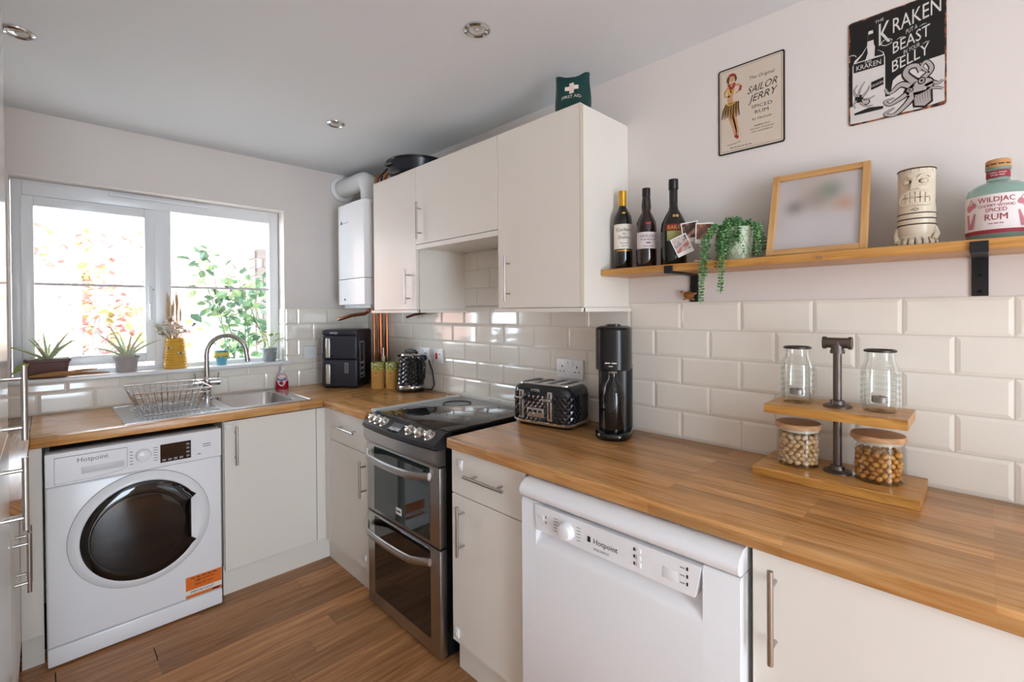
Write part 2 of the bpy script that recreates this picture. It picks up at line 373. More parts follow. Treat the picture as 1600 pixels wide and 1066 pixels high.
# fence frame
fr = thing('fence_panel', 'thin dark metal fence panel standing outside', 'fence', (-1.3, 3.4, -.12))
g = G()
for x in (-1.62, -1.02): g.cyl((x, 3.4, -.12), (x, 3.4, 1.12 if x < -1.5 else 1.25), .02, n=8)
for z in (.3, .95): g.cyl((-1.62, 3.4, z), (-1.02, 3.4, z), .012, n=8)
obj('frame', g, mat('dark_iron', '#3d3a3c', .6), fr)
for k in range(6):
    g = G(); g.cyl((-1.54+k*.09, 3.4, .3), (-1.54+k*.09, 3.4, .95), .007, n=6); obj('rail', g, MATS['dark_iron'], fr)
def foliage(pts, n, spread, size, seed):
    rnd = random.Random(seed); g = G()
    for i in range(n):
        c = Vector(rnd.choice(pts))+Vector((rnd.gauss(0, spread), rnd.gauss(0, spread), rnd.gauss(0, spread)))
        q = Euler((rnd.uniform(-1, 1), rnd.uniform(-1, 1), rnd.uniform(0, 6.28))).to_matrix(); s = size*rnd.uniform(.6, 1.2)
        ps = [(-.5, 0, 0), (-.2, .32, .05), (.2, .28, .05), (.55, 0, -.06), (.2, -.28, .05), (-.2, -.32, .05)]
        vs = [c+q @ (Vector(p)*s) for p in ps]; g.add(vs, [(0, 1, 2, 3), (0, 3, 4, 5)], rnd.choices((0, 1, 2), (3, 3, 2))[0])
    return g
tr = thing('acer_tree', 'small tree with two pale trunks and pink-green leaves outside', 'tree', (-1.3, 2.6, -.12))
g = G()
tA = [(-1.42, 2.6, -.12), (-1.42, 2.6, .7), (-1.5, 2.62, 1.05), (-1.68, 2.6, 1.4), (-1.85, 2.6, 1.9)]
tB = [(-1.42, 2.6, .6), (-1.36, 2.58, 1.0), (-1.33, 2.6, 1.4), (-1.4, 2.6, 1.9)]
g.tube(tA, [.07, .06, .05, .035, .012], 8); g.tube(tB, [.06, .055, .04, .012], 8); obj('trunk', g, mat('pale_bark', '#8f8a86', .9, var=.3, vscale=30), tr)
tips = []
rnd = random.Random(3); g = G()
for i in range(26):
    b = Vector(rnd.choice(tA[2:]+tB[1:])); e = b+Vector((rnd.uniform(-.55, .75), rnd.uniform(-.3, .3), rnd.uniform(-.05, .5))); m_ = (b+e)/2+Vector((0, 0, .06))
    g.tube([b, m_, e], [.012, .008, .004], 5); tips += [tuple(m_), tuple(e), tuple((m_+e)/2)]
obj('branch_work', g, MATS['pale_bark'], tr)
lf = obj('foliage', foliage(tips, 900, .10, .085, 5), [mat('leaf_pink', '#a85f56', .6), mat('leaf_yellowgreen', '#8d8748', .6), mat('leaf_peach', '#b98062', .6)], tr, smooth=0); lf['kind'] = 'stuff'
sb = thing('climbing_shrub', 'green leafy shrub growing by the brick pier outside', 'shrub', (-.55, .95, -.12))
g = G(); pts = []
rnd = random.Random(9)
for i in range(9):
    x = -.6+rnd.uniform(-.12, .14); P_ = [(x, .95, -.12), (x+rnd.uniform(-.06, .06), .9, .6), (x+rnd.uniform(-.14, .12), .88+rnd.uniform(-.1, .1), 1.15), (x+rnd.uniform(-.2, .15), .9+rnd.uniform(-.1, .1), 1.38+rnd.uniform(0, .4))]
    g.tube(P_, [.01, .008, .006, .003], 5); pts += P_[2:]+[tuple((Vector(P_[2])+Vector(P_[3]))/2)]+[tuple((Vector(P_[1])+Vector(P_[2]))/2)]
obj('stem_work', g, mat('green_stem', '#5d7048', .7), sb)
lf = obj('foliage', foliage(pts, 330, .085, .085, 11), [mat('leaf_green', '#5f7f56', .5), mat('leaf_green_dark', '#48684c', .5), mat('leaf_green_pale', '#8a9e6a', .5)], sb, smooth=0); lf['kind'] = 'stuff'

# ================================================================== FITTED UNITS
def handle(parent, p0, p1, nrm, r=.006, off=.034):
    p0, p1, nrm = Vector(p0), Vector(p1), Vector(nrm); g = G(); d = p1-p0
    g.cyl(p0+nrm*off, p1+nrm*off, r, n=12)
    for t in (.17, .83):
        g.cyl(p0+d*t-nrm*.001, p0+d*t+nrm*off, r*.72, n=10)
    o = obj('bar_handle', g, STEEL, parent); o['label'] = 'brushed steel bar handle'; return o
def lock(parent, c, u, nrm, w=.018, h=.03):
    c, u, nrm = Vector(c), Vector(u), Vector(nrm); g = G(); a = abs(u.x); 
    x0 = c-u*w/2-Vector((0, 0, h/2)); x1 = c+u*w/2+Vector((0, 0, h/2))+nrm*.008
    g.box(x0.x, x1.x, x0.y, x1.y, x0.z, x1.z, .003); p2 = c+nrm*.008
    y0 = p2-u*w*.25-Vector((0, 0, h*.18)); y1 = p2+u*w*.25+Vector((0, 0, h*.18))+nrm*.003
    g.box(y0.x, y1.x, y0.y, y1.y, y0.z, y1.z, .001)
    o = obj('child_lock', g, WHITE, parent); o['label'] = 'white plastic child lock pad'
XF = -.59; NX = (-1, 0, 0); NYv = (0, -1, 0)
def unit_r(name, label, y0, y1, z0=.15, z1=.868):
    t = thing(name, label, 'cabinet', (-.3, (y0+y1)/2, 0)); g = G(); g.box(-.572, -.012, y0, y1, z0, z1); obj('carcass', g, CREAM, t)
    g = G(); g.box(-.555, -.540, y0, y1, 0, z0); obj('plinth', g, CREAM, t); return t
def front_r(t, nm, y0, y1, z0, z1):
    g = G(); g.box(XF, XF+.018, y0+.0015, y1-.0015, z0, z1, .0015, 1); return obj(nm, g, CREAM, t)
# right run, corner unit beside cooker
u = unit_r('drawer_base_unit', 'cream base unit with drawer between corner post and cooker', -1.088, -.66)
g = G(); g.box(XF, XF+.018, -.662, -.594, .13, .865, .001, 1); g.box(-.555, -.540, -.66, -.557, 0, .15); obj('corner_post', g, CREAM, u)
d = front_r(u, 'drawer_front', -1.086, -.665, .700, .865); handle(d, (XF, -.775, .79), (XF, -.995, .79), NX)
d = front_r(u, 'door', -1.086, -.665, .13, .696); handle(d, (XF, -1.064, .67), (XF, -1.064, .49), NX)
lock(d, (XF, -1.062, .19), (0, 1, 0), NX)
# drawer unit between cooker and dishwasher
u = unit_r('drawer_base_unit', 'cream base unit with drawer between cooker and dishwasher', -2.148, -1.748)
d = front_r(u, 'drawer_front', -2.146, -1.75, .699, .865); handle(d, (XF, -1.862, .79), (XF, -2.068, .79), NX); lock(d, (XF, -1.81, .815), (0, 1, 0), NX, .022, .038)
d = front_r(u, 'door', -2.146, -1.75, .128, .695); handle(d, (XF, -1.824, .67), (XF, -1.824, .483), NX); lock(d, (XF, -1.782, .168), (0, 1, 0), NX, .024, .034)
g = G(); g.box(-.558, -.54, -1.85, -1.82, .095, .128, .005); obj('child_lock', g, WHITE, u)
# big unit right of dishwasher
u = unit_r('wide_base_unit', 'cream base unit with one plain door beside the dishwasher', -3.46, -2.835)
d = front_r(u, 'door', -3.458, -2.837, .128, .865); handle(d, (XF, -2.884, .842), (XF, -2.884, .644), NX, .0065)
u = unit_r('end_base_unit', 'cream base unit at the far end of the long worktop', -4.06, -3.462)
d = front_r(u, 'door', -4.058, -3.464, .128, .865); handle(d, (XF, -3.50, .822), (XF, -3.50, .62), NX)
# window run sink unit
u = thing('sink_base_unit', 'cream sink unit with plain door beside the washing machine', 'cabinet', (-.83, -.3, 0))
g = G(); g.box(-1.086, -.64, -.572, -.012, .15, .69); g.box(-1.086, -1.07, -.572, -.012, .69, .868); g.box(-.655, -.64, -.572, -.012, .69, .868); obj('carcass', g, CREAM, u)
g = G(); g.box(-1.086, -.55, -.555, -.54, 0, .15); obj('plinth', g, CREAM, u)
g = G(); g.box(-1.084, -.639, -.59, -.572, .13, .862, .0015, 1); d = obj('door', g, CREAM, u); handle(d, (-1.037, -.59, .838), (-1.037, -.59, .648), NYv); lock(d, (-1.066, -.59, .835), (1, 0, 0), NYv, .026, .026)
g = G(); g.box(-.636, -.566, -.59, -.572, .13, .862, .001, 1); obj('corner_post', g, CREAM, u)
# left run
t = thing('left_base_unit', 'cream base units under the left worktop seen edge-on', 'cabinet', (-2.05, -.95, 0))
g = G(); g.box(-2.35, -1.793, -1.43, -.012, .15, .868); obj('carcass', g, CREAM, t)
g = G(); g.box(-1.83, -1.815, -1.43, -.57, 0, .15); obj('plinth', g, CREAM, t)
for y0, y1, hy in ((-1.0, -.60, -.96), (-1.428, -1.004, -1.04)):
    g = G(); g.box(-1.793, -1.775, y0, y1-.003, .13, .862, .0015, 1); d = obj('door', g, CREAM, t); handle(d, (-1.775, hy, .69), (-1.775, hy, .50), (1, 0, 0)); lock(d, (-1.775, hy-.0, .80), (0, 1, 0), (1, 0, 0), .02, .04)
g = G(); g.box(-1.775, -1.712, -.59, -.572, .13, .868, .001, 1); g.box(-1.775, -1.712, -.555, -.54, 0, .15); g.box(-1.775, -1.712, -.575, -.54, .13, .15); o = obj('filler_panel', g, CREAM); tag(o, 'narrow cream filler panel left of the washing machine', 'panel')
t = thing('tall_fridge_unit', 'tall cream housing with two doors at the end of the left worktop', 'cabinet', (-2.06, -1.76, 0))
g = G(); g.box(-2.35, -1.785, -2.09, -1.44, .0, 2.143); obj('carcass', g, CREAM, t)
GL = mat('gloss_white_door', '#eeebe8', .12)
for z0, z1, hz in ((1.092, 2.14, (1.275, 1.105)), (.13, 1.088, (1.065, .90))):
    g = G(); g.box(-1.785, -1.767, -2.088, -1.442, z0, z1, .0015, 1); d = obj('door', g, GL, t); handle(d, (-1.767, -1.66, hz[0]), (-1.767, -1.66, hz[1]), (1, 0, 0))
# worktops
g = G(); g.box(-.6105, -.003, -4.08, -1.7435, .87, .91, .006, 3); o = obj('worktop', g, TOPR); tag(o, 'long oak block worktop over the dishwasher', 'worktop')
g = G(); g.box(-.6105, -.003, -1.09, -.6125, .87, .91, .005, 2); o = obj('worktop', g, TOPR); tag(o, 'short oak block worktop between corner and cooker', 'worktop')
g = G()      # window run with sink cut-out
hx0, hx1, hy0, hy1 = -1.03, -.705, -.525, -.085
g.box(-1.745, -.003, -.6126, hy0, .87, .91, .005, 2); g.box(-1.745, hx0, hy0, -.003, .87, .91); g.box(hx1, -.003, hy0, -.003, .87, .91); g.box(hx0, hx1, hy1, -.003, .87, .91)
o = obj('worktop', g, TOPW); tag(o, 'oak block worktop under the window holding the sink', 'worktop')
g = G(); g.box(-2.357, -1.745, -1.435, -.003, .87, .91, .005, 2); o = obj('worktop', g, wood('worktop_left_oak', '#ab7442', '#d0a06c', 'Y', 1.6, .22, stave=(.31, .041))); tag(o, 'oak block worktop of the left run by the tall unit', 'worktop')
# wall units
XD = -.325
def wall_unit(label, y0, y1, z0, z1, name='wall_cabinet'):
    t = thing(name, label, 'cabinet', (-.16, (y0+y1)/2, z0)); return t
def wbox(t, nm, y0, y1, z0, z1, x0=-.306, x1=-.001, m=CREAM):
    g = G(); g.box(x0, x1, y0, y1, z0, z1); return obj(nm, g, m, t)
def wdoor(t, y0, y1, z0, z1):
    g = G(); g.box(XD, XD+.018, y0, y1, z0, z1, .0012, 1); d = obj('door', g, CREAM, t); return d
t = wall_unit('tall cream wall cabinet beside the boiler', -1.12, -.672, 1.405, 2.143)
wbox(t, 'carcass', -1.1185, -.672, 1.403, 2.143); d = wdoor(t, -1.112, -.673, 1.405, 2.142); handle(d, (XD, -1.053, 1.619), (XD, -1.053, 1.433), NX, .005, .03)
g = G(); g.box(XD-.012, XD+.01, -1.135, -.66, 1.388, 1.403, .001, 1); g.box(XD, -.002, -1.135, -1.117, 1.388, 1.403, .001, 1); obj('pelmet', g, CREAM, t)
t = wall_unit('short cream bridging wall cabinet over the cooker niche', -1.736, -1.12, 1.72, 2.143, 'bridging_cabinet')
wbox(t, 'carcass', -1.7355, -1.119, 1.722, 2.143); d = wdoor(t, -1.7345, -1.115, 1.742, 2.142); handle(d, (XD, -1.163, 1.952), (XD, -1.163, 1.764), NX, .005, .03)
g = G(); g.box(XD, XD+.018, -1.7345, -1.115, 1.715, 1.739, .001, 1); obj('bottom_rail', g, CREAM, t)
t = wall_unit('tall cream wall cabinet with exposed side beside the shelf', -2.172, -1.738, 1.405, 2.143)
wbox(t, 'carcass', -2.1705, -1.738, 1.403, 2.143); d = wdoor(t, -2.172, -1.7375, 1.405, 2.142); handle(d, (XD, -1.808, 1.622), (XD, -1.808, 1.433), NX, .005, .03)
g = G(); g.box(XD-.0005, XD+.02, -2.1728, -2.1705, 1.405, 2.142); obj('edge_band', g, CREAM2, t)
g = G(); g.box(XD-.012, XD+.01, -2.185, -1.725, 1.388, 1.403, .001, 1); g.box(XD, -.002, -2.185, -2.167, 1.388, 1.403, .001, 1); obj('pelmet', g, CREAM, t)

# ================================================================== WASHING MACHINE
WMX0, WMX1, WMY = -1.705, -1.107, -.632
t = thing('washing_machine', 'white front-loading washing machine with dark round door', 'washing machine', (-1.406, -.35, 0))
g = G(); g.box(WMX0, WMX1, WMY+.012, -.06, .012, .845, .008); obj('body', g, APPL, t)
g = G(); g.box(-1.452, WMX1-.001, WMY, WMY+.012, .716, .844)
hole = [(-1.6788, .7232), (-1.6788, .8268), (-1.4552, .8268), (-1.4552, .7438), (-1.4742, .7332), (-1.53, .7272), (-1.56, .7242)]
rim = [(WMX0+.001, .716), (WMX0+.001, .844), (-1.452, .844), (-1.452, .74), (-1.46, .716), (-1.53, .716), (-1.57, .716)]
n = 7; vs = [(a, WMY, b) for a, b in rim]+[(a, WMY, b) for a, b in hole]+[(a, WMY+.012, b) for a, b in hole]+[(a, WMY+.012, b) for a, b in rim]
g.add(vs, [(k*n+i, k*n+(i+1) % n, (k+1)*n+(i+1) % n, (k+1)*n+i) for k in range(3) for i in range(n)]+[(i, (i+1) % n, 3*n+(i+1) % n, 3*n+i) for i in range(n)]); g.add([(-1.452, WMY, .716), (-1.452, WMY, .74), (-1.46, WMY, .716)], [(0, 1, 2)])
cp = obj('control_panel', g, APPL, t)
g = G(); g.box(WMX0+.001, WMX1-.001, WMY, WMY+.03, .083, .7135, .008, 3); fp = obj('front_panel', g, APPL, t)
g = G(); g.box(WMX0+.001, WMX1-.001, WMY, WMY+.03, .008, .080, .006, 2); obj('kick_panel', g, APPL, t)
g = G(); g.prism([(-1.677, .713+.012), (-1.677, .825), (-1.457, .825), (-1.457, .745), (-1.475, .735), (-1.53, .735-.006), (-1.56, .726)], WMY-.0035, WMY+.01, lambda a, b, h: (a, h, b)); dr = obj('detergent_drawer', g, APPL, t)
g = G(); g.box(-1.6, -1.465, WMY-.005, WMY-.003, .748, .775, .0008); obj('grip', g, mat('wm_grip', '#d9d8d9', .35), dr)
g = G(); text(g, 'Hotpoint', .026, (-1.565, WMY-.0042, .797), (1, 0, 0), (0, 0, 1)); obj('lettering', g, INKG, dr, smooth=0)
g = G(); g.lathe([(.030, 0), (.030, .004), (.027, .006), (.024, .022), (.021, .024), (0, .024)], 32); g.xf(Matrix.Translation((-1.401, WMY, .781)) @ Matrix.Rotation(PI/2, 4, 'X')); obj('programme_knob', g, APPL, cp)
g = G(); g.box(-1.342, -1.228, WMY-.0025, WMY+.002, .732, .812, .001, 1); ds = obj('display', g, BLACKG, cp)
g = G()
for i in range(4): g.box(-1.335+i*.021, -1.322+i*.021, WMY-.003, WMY-.002, .738, .747)
for i in range(4): g.box(-1.246, -1.234, WMY-.003, WMY-.002, .740+i*.018, .748+i*.018)
obj('touch_keys', g, mat('lcd_grey', '#8f9296', .4), ds)
g = G()
for i in range(5): g.box(-1.447, -1.436, WMY-.0012, WMY-.0008, .748+i*.013, .751+i*.013)
for i in range(6): g.box(-1.366, -1.351, WMY-.0012, WMY-.0008, .748+i*.011, .7505+i*.011)
g.box(-1.203, -1.19, WMY-.0012, WMY-.0008, .74, .744)
for i in range(2): g.box(-1.182, -1.15, WMY-.0012, WMY-.0008, .772+i*.01, .775+i*.01)
obj('panel_print', g, INKG, cp)
g = G(); g.lathe([(.011, 0), (.011, .003), (0, .003)], 20); g.xf(Matrix.Translation((-1.205, WMY, .777)) @ Matrix.Rotation(PI/2, 4, 'X')); obj('start_button', g, WHITE, cp)
# door
DC = Matrix.Translation((-1.402, WMY, .466)) @ Matrix.Rotation(PI/2, 4, 'X')
g = G(); g.lathe([(.243, -.001), (.243, .004), (.236, .010), (.222, .022), (.212, .024), (.200, .018), (.0, .018)], 64); g.xf(DC); dd = obj('door', g, APPL, t)
g = G(); g.lathe([(.2445, 0), (.2445, .0015), (.2425, .0015)], 64); g.xf(DC); obj('door_gap_shade', g, mat('gap_shade_grey', '#4a4548', .5), dd)  # dark ring painted in for the shade of the gap around the door
def dgl(rad, clip, n=72):
    P_ = []
    for i in range(n):
        a = 2*PI*i/n; x = rad*math.cos(a); z = rad*math.sin(a)
        if x > clip and abs(z) < .105:
            x = clip+.022*max(0, (abs(z)-.088)/.017)
        P_.append((x, z))
    return P_
g = G(); P_ = dgl(.207, .168); n = len(P_)
vs = [(x, z, .0245) for x, z in P_]+[(x*.97, z*.97, .029) for x, z in P_]+[(x*.80-.012, z*.80, .031) for x, z in P_]
fs = [(k*n+i, k*n+(i+1) % n, (k+1)*n+(i+1) % n, (k+1)*n+i) for k in (0, 1) for i in range(n)]+[tuple(range(2*n, 3*n)), tuple(range(n))]
g.add(vs, fs); g.xf(DC); obj('door_glass', g, DARKGLASS, dd, smooth=50)
g = G(); g.lathe([(.163, .030), (.160, .036), (.150, .037), (.10, .041), (0, .043)], 56, c=(-.016, 0, 0)); g.xf(DC); obj('bowl_glass', g, mat('bowl_glass', '#17120f', .05, coat=.5), dd)
# sticker
g = G(); g.box(-1.254, -1.112, WMY-.0009, WMY, .087, .183); stk = obj('orange_sticker', g, mat('sticker_orange', '#e8721c', .5), t); stk['label'] = 'orange notice sticker with a white IMPORTANT band'
g = G(); g.box(-1.254, -1.112, WMY-.0013, WMY-.0008, .101, .122); obj('sticker_band', g, PAPER, stk)
g = G(); text(g, 'IMPORTANT', .0165, (-1.19, WMY-.0016, .1055), (1, 0, 0), (0, 0, 1)); text(g, '10', .020, (-1.21, WMY-.0016, .153), (1, 0, 0), (0, 0, 1)); text(g, '#5', .009, (-1.183, WMY-.0016, .171), (1, 0, 0), (0, 0, 1)); text(g, '0800 497 3474', .012, (-1.183, WMY-.0016, .138), (1, 0, 0), (0, 0, 1)); text(g, '#4', .007, (-1.175, WMY-.0016, .158), (1, 0, 0), (0, 0, 1)); g.box(-1.15, -1.12, WMY-.0016, WMY-.0008, .091, .098); o = obj('lettering', g, INK, stk, smooth=0); o['kind'] = 'stuff'
g = G(); g.box(-1.69, -1.12, -.60, -.15, .846, .852); o = obj('paper_leaflet', g, mat('leaflet_dark', '#4d4646', .6)); tag(o, 'dark flat leaflet lying on top of the washing machine', 'leaflet')

# ================================================================== DISHWASHER
DX = -.63; dy0, dy1 = -2.826, -2.166
t = thing('dishwasher', 'white freestanding dishwasher with control knob under the worktop', 'dishwasher', (-.34, -2.5, 0))
g = G(); g.box(-.575, -.06, dy0+.004, dy1-.004, .012, .845, .004); obj('body', g, APPL, t)
prof_full = [(-.578, .10), (DX+.004, .10), (DX, .106), (DX, .795), (DX+.006, .803), (-.578, .803)]
g = G(); fn = lambda a, b, h: (a, h, b)
g.prism(prof_full, dy1, -2.226, fn); g.prism(prof_full, -2.744, dy0, fn)
rec = [(-.578, .10), (DX+.004, .10), (DX, .106), (DX, .668), (DX+.004, .684), (DX+.022, .70), (DX+.030, .712), (DX+.030, .803), (-.578, .803)]
g.prism(rec, -2.226, -2.744, fn); door = obj('door', g, APPL, t, smooth=50)
g = G(); pf = [(-2.226, .800), (-2.743, .800), (-2.727, .724), (-2.232, .724)]
g.prism(pf, DX-.005, DX+.03, lambda a, b, h: (h, a, b)); pan = obj('control_panel', g, APPL, t)
g = G(); lidp = [(-.05, .806), (-.612, .806), (-.628, .808), (-.640, .818), (-.642, .832), (-.632, .849), (-.612, .860), (-.58, .8635), (-.05, .8635)]
g.prism(lidp, dy0, dy1, fn); obj('lid', g, APPL, t, smooth=60)
PXs = DX-.005
def onp(y, z): return Matrix.Translation((PXs, y, z)) @ Matrix.Rotation(-PI/2, 4, 'Y')
g = G(); g.lathe([(.026, 0), (.025, .010), (.021, .020), (.016, .022), (0, .022)], 28); g.xf(onp(-2.352, .757)); obj('programme_knob', g, APPL, pan)
g = G(); g.lathe([(.0085, 0), (.0085, .002), (0, .002)], 20); g.xf(onp(-2.255, .765)); obj('power_button', g, WHITE, pan)
g = G(); u_, v_ = (0, -1, 0), (0, 0, 1)
text(g, 'Hotpoint', .021, (PXs-.0006, -2.482, .752), u_, v_); g.box(PXs-.0008, PXs, -2.434, -2.424, .752, .767)
g.box(PXs-.0008, PXs, -2.273, -2.270, .768, .775); g.box(PXs-.0008, PXs, -2.273, -2.270, .752, .759)
for i in range(3):
    g.box(PXs-.0008, PXs, -2.572, -2.568, .742+i*.018, .750+i*.018); g.box(PXs-.0008, PXs, -2.712, -2.708, .744+i*.018, .752+i*.018)
g.box(PXs-.0008, PXs, -2.678, -2.674, .752, .759); text(g, '>5', .012, (PXs-.0006, -2.665, .752), u_, v_)
obj('lettering', g, INK, pan, smooth=0)
g = G(); text(g, 'AQUARIUS', .010, (PXs-.0006, -2.47, .735), u_, v_)
for i in range(5): g.box(PXs-.0006, PXs, -2.30-.002, -2.318, .742+i*.009, .7435+i*.009); g.box(PXs-.0006, PXs, -2.386, -2.40, .742+i*.009, .7435+i*.009)
for i in range(3): g.box(PXs-.0006, PXs, -2.692, -2.704, .746+i*.018, .748+i*.018)
obj('panel_print', g, INKG, pan, smooth=0)
for i in range(3):
    g = G(); g.box(PXs-.003, PXs+.001, -2.59, -2.578, .740+i*.018, .752+i*.018, .001); obj('option_button', g, WHITE, pan)
g = G(); g.box(PXs-.001, PXs, -2.686, -2.648, .742, .768, .0004); g2 = obj('display_window', g, WHITE, pan)

# ================================================================== COOKER
CY0, CY1, CX = -1.692, -1.112, -.605
t = thing('cooker', 'stainless double oven cooker with black ceramic hob', 'cooker', (-.32, -1.4, 0))
g = G(); g.box(-.575, -.035, CY0+.003, CY1-.003, .012, .895); obj('body', g, BLACK, t)
SS = mat('brushed_inox', '#b3afac', .3, 1, bump=.03, bscale=120)
OG = mat('oven_glass', '#171311', .04, coat=.4); OG2 = mat('oven_glass_reflection', '#1f2d2c', .04, coat=.4)  # upper glass carries the room's teal reflection in its base colour
def bow(y): return -.018*(1-((y-(CY0+CY1)/2)/((CY1-CY0)/2))**2)   # fascia and handles bow outwards
def bowed(g, prof, y0, y1, n=16, mi=0):
    k = len(prof); vs = []; fs = []
    for j in range(n+1):
        y = y0+(y1-y0)*j/n
        for x, z, w in prof: vs.append((x+bow(y)*w, y, z))
    for j in range(n):
        for i in range(k): fs.append((j*k+i, j*k+(i+1) % k, (j+1)*k+(i+1) % k, (j+1)*k+i))
    fs += [tuple(range(k)), tuple(n*k+i for i in range(k))]; g.add(vs, fs, mi)
g = G(); bowed(g, [(-.545, .912, 0), (-.575, .908, .5), (-.628, .872, 1), (-.632, .856, 1), (-.60, .846, .6), (-.55, .85, 0)], CY0, CY1); fa = obj('control_fascia', g, mat('fascia_black', '#2a2a2d', .3), t)
g = G(); bowed(g, [(-.575, .846, 0), (-.624, .848, 1), (-.626, .80, .8), (-.612, .782, .5), (-.575, .78, 0)], CY0, CY1); obj('fascia_strip', g, SS, t)
g = G(); g.box(-.56, -.035, CY0+.002, CY1-.002, .898, .916, .003); hb = obj('hob_glass', g, BLACKG, t)
g = G()
for (x, y, r) in ((-.42, -1.25, .09), (-.17, -1.25, .075), (-.42, -1.55, .075), (-.17, -1.55, .09)):
    g = G(); g.lathe([(r, 0), (r, .0004), (r-.002, .0004), (r-.002, 0)], 40, c=(x, y, .9161)); obj('ring_mark', g, mat('ring_grey', '#303135', .4), hb)
# knobs on the sloping fascia
nrm = Vector((-.55, 0, .83)).normalized()
for i, y in enumerate((-1.175, -1.228, -1.285, -1.50, -1.565, -1.63)):
    x = -.600+bow(y)*.75; g = G(); g.lathe([(.025, 0), (.025, .003), (.020, .006), (.018, .020), (.015, .022), (0, .022)], 24); g.box(-.003, .003, -.021, .021, .015, .026, .0015)
    q = Vector((0, 0, 1)).rotation_difference(nrm).to_matrix().to_4x4(); g.xf(Matrix.Translation((x, y, .892)) @ q); obj('control_knob', g, mat('knob_silver', '#cfcac2', .25, .8), fa)
g = G(); g.box(-.02, .02, -.042, .042, 0, .002); q = Vector((0, 0, 1)).rotation_difference(nrm).to_matrix().to_4x4(); g.xf(Matrix.Translation((-.600+bow(-1.39)*.75, -1.392, .8905)) @ q); dsp = obj('clock_display', g, BLACKG, fa)
for i in range(4):
    g = G(); g.lathe([(.004, 0), (.004, .006), (0, .006)], 10); g.xf(Matrix.Translation((-.622+bow(-1.39)*.9, -1.36-i*.021, .878)) @ q); obj('clock_button', g, BLACK, fa)
def oven(zb, zt, gz0, gz1, hz, og, label):
    g = G(); g.box(CX, -.57, CY0, CY1, zb, zt, .004, 2); dr = obj('oven_door', g, SS, t); dr['label'] = label
    g = G(); g.box(CX-.002, CX+.004, -1.626, -1.176, gz0, gz1, .001, 1); obj('door_glass', g, og, dr)
    g = G(); pts = []; n = 18
    y0h, y1h = CY0+.052, CY1-.022
    for j in range(n+1):
        y = y1h+(y0h-y1h)*j/n; s_ = math.sin(PI*j/n); pts.append((CX-.012-.036*min(1, s_*2.2)-.012*s_, y, hz-.006*s_))
    vs = []; fs = []
    for (x, y, z) in pts:
        for k in range(12): vs.append((x+.009*math.cos(2*PI*k/12), y, z+.016*math.sin(2*PI*k/12)))
    for j in range(n):
        for k in range(12): fs.append((j*12+k, j*12+(k+1) % 12, (j+1)*12+(k+1) % 12, (j+1)*12+k))
    fs += [tuple(range(12)), tuple(n*12+k for k in range(12))]; g.add(vs, fs); obj('oven_handle', g, SS, dr)
    return dr
d1_ = oven(.455, .776, .470, .765, .735, OG2, 'upper oven door with a teal reflection painted into its glass')
oven(.018, .446, .075, .436, .392, OG, 'lower oven door with dark glass')
g = G(); g.box(CX+.004, -.57, CY0+.004, CY1-.004, .440, .460); obj('door_gap', g, BLACK, t)
g = G(); g.box(CX-.0035, CX-.0015, -1.415, -1.372, .505, .535); bd = obj('badge', g, PAPER, d1_)
g = G(); g.box(CX-.0045, CX-.003, -1.41, -1.377, .517, .524); obj('badge_print', g, mat('print_blue', '#2a3350', .5), bd)
g = G(); g.box(-.575, -.04, CY1-.002, CY1+.020, .905, .922, .003); o = obj('edging_strip', g, mat('trim_grey', '#cfd0cb', .3)); tag(o, 'pale metal edging strip between corner worktop and hob', 'trim strip')
g = G(); g.box(-.03, -.009, CY0, CY1, .905, .938, .004); g.box(-.034, -.03, -1.43, -1.40, .922, .932); o = obj('rear_upstand', g, mat('trim_white', '#e6e2da', .3)); tag(o, 'white upstand strip behind the hob', 'trim strip')

# ================================================================== SINK, TAP, RACK
t = thing('kitchen_sink', 'stainless steel inset sink with left drainer', 'sink', (-1.06, -.31, .91))
g = G(); SX0, SX1, SY0, SY1, SZ = -1.458, -.655, -.575, -.045, .9135
def frame_plate(g, x0, x1, y0, y1, a0, a1, b0, b1, z0, z1):
    g.box(x0, a0, y0, y1, z0, z1); g.box(a1, x1, y0, y1, z0, z1); g.box(a0, a1, y0, b0, z0, z1); g.box(a0, a1, b1, y1, z0, z1)
frame_plate(g, SX0, SX1, SY0, SY1, hx0+.004, hx1-.004, hy0+.004, hy1-.004, .9095, SZ); obj('top_plate', g, INOX, t)
g = G()
for a in ((SX0, SX1, SY0, SY0+.007), (SX0, SX1, SY1-.007, SY1)): g.box(a[0], a[1], a[2], a[3], SZ-.001, SZ+.0025, .001, 1)
for a in ((SX0, SX0+.007, SY0, SY1), (SX1-.007, SX1, SY0, SY1)): g.box(a[0], a[1], a[2], a[3], SZ-.001, SZ+.0025, .001, 1)
obj('rolled_rim', g, INOX, t)
def rr(x0, x1, y0, y1, r, n=6):
    P_ = []
    for cx_, cy_, a0 in ((x1-r, y1-r, 0), (x0+r, y1-r, PI/2), (x0+r, y0+r, PI), (x1-r, y0+r, 1.5*PI)):
        for i in range(n+1): a = a0+PI/2*i/n; P_.append((cx_+r*math.cos(a), cy_+r*math.sin(a)))
    return P_
g = G(); L_ = []
for ins, z, r in ((0, SZ, .05), (.003, SZ-.006, .05), (.008, .80, .05), (.02, .772, .045), (.05, .765, .03)):
    L_.append([(x, y, z) for x, y in rr(hx0+.004+ins, hx1-.004-ins, hy0+.004+ins, hy1-.004-ins, r)])
k = len(L_[0])
for l in L_: g.v += l
for i in range(len(L_)-1):
    for j in range(k): g.f.append((i*k+j, i*k+(j+1) % k, (i+1)*k+(j+1) % k, (i+1)*k+j))
g.f.append(tuple((len(L_)-1)*k+j for j in range(k))); g.m = [0]*len(g.f)
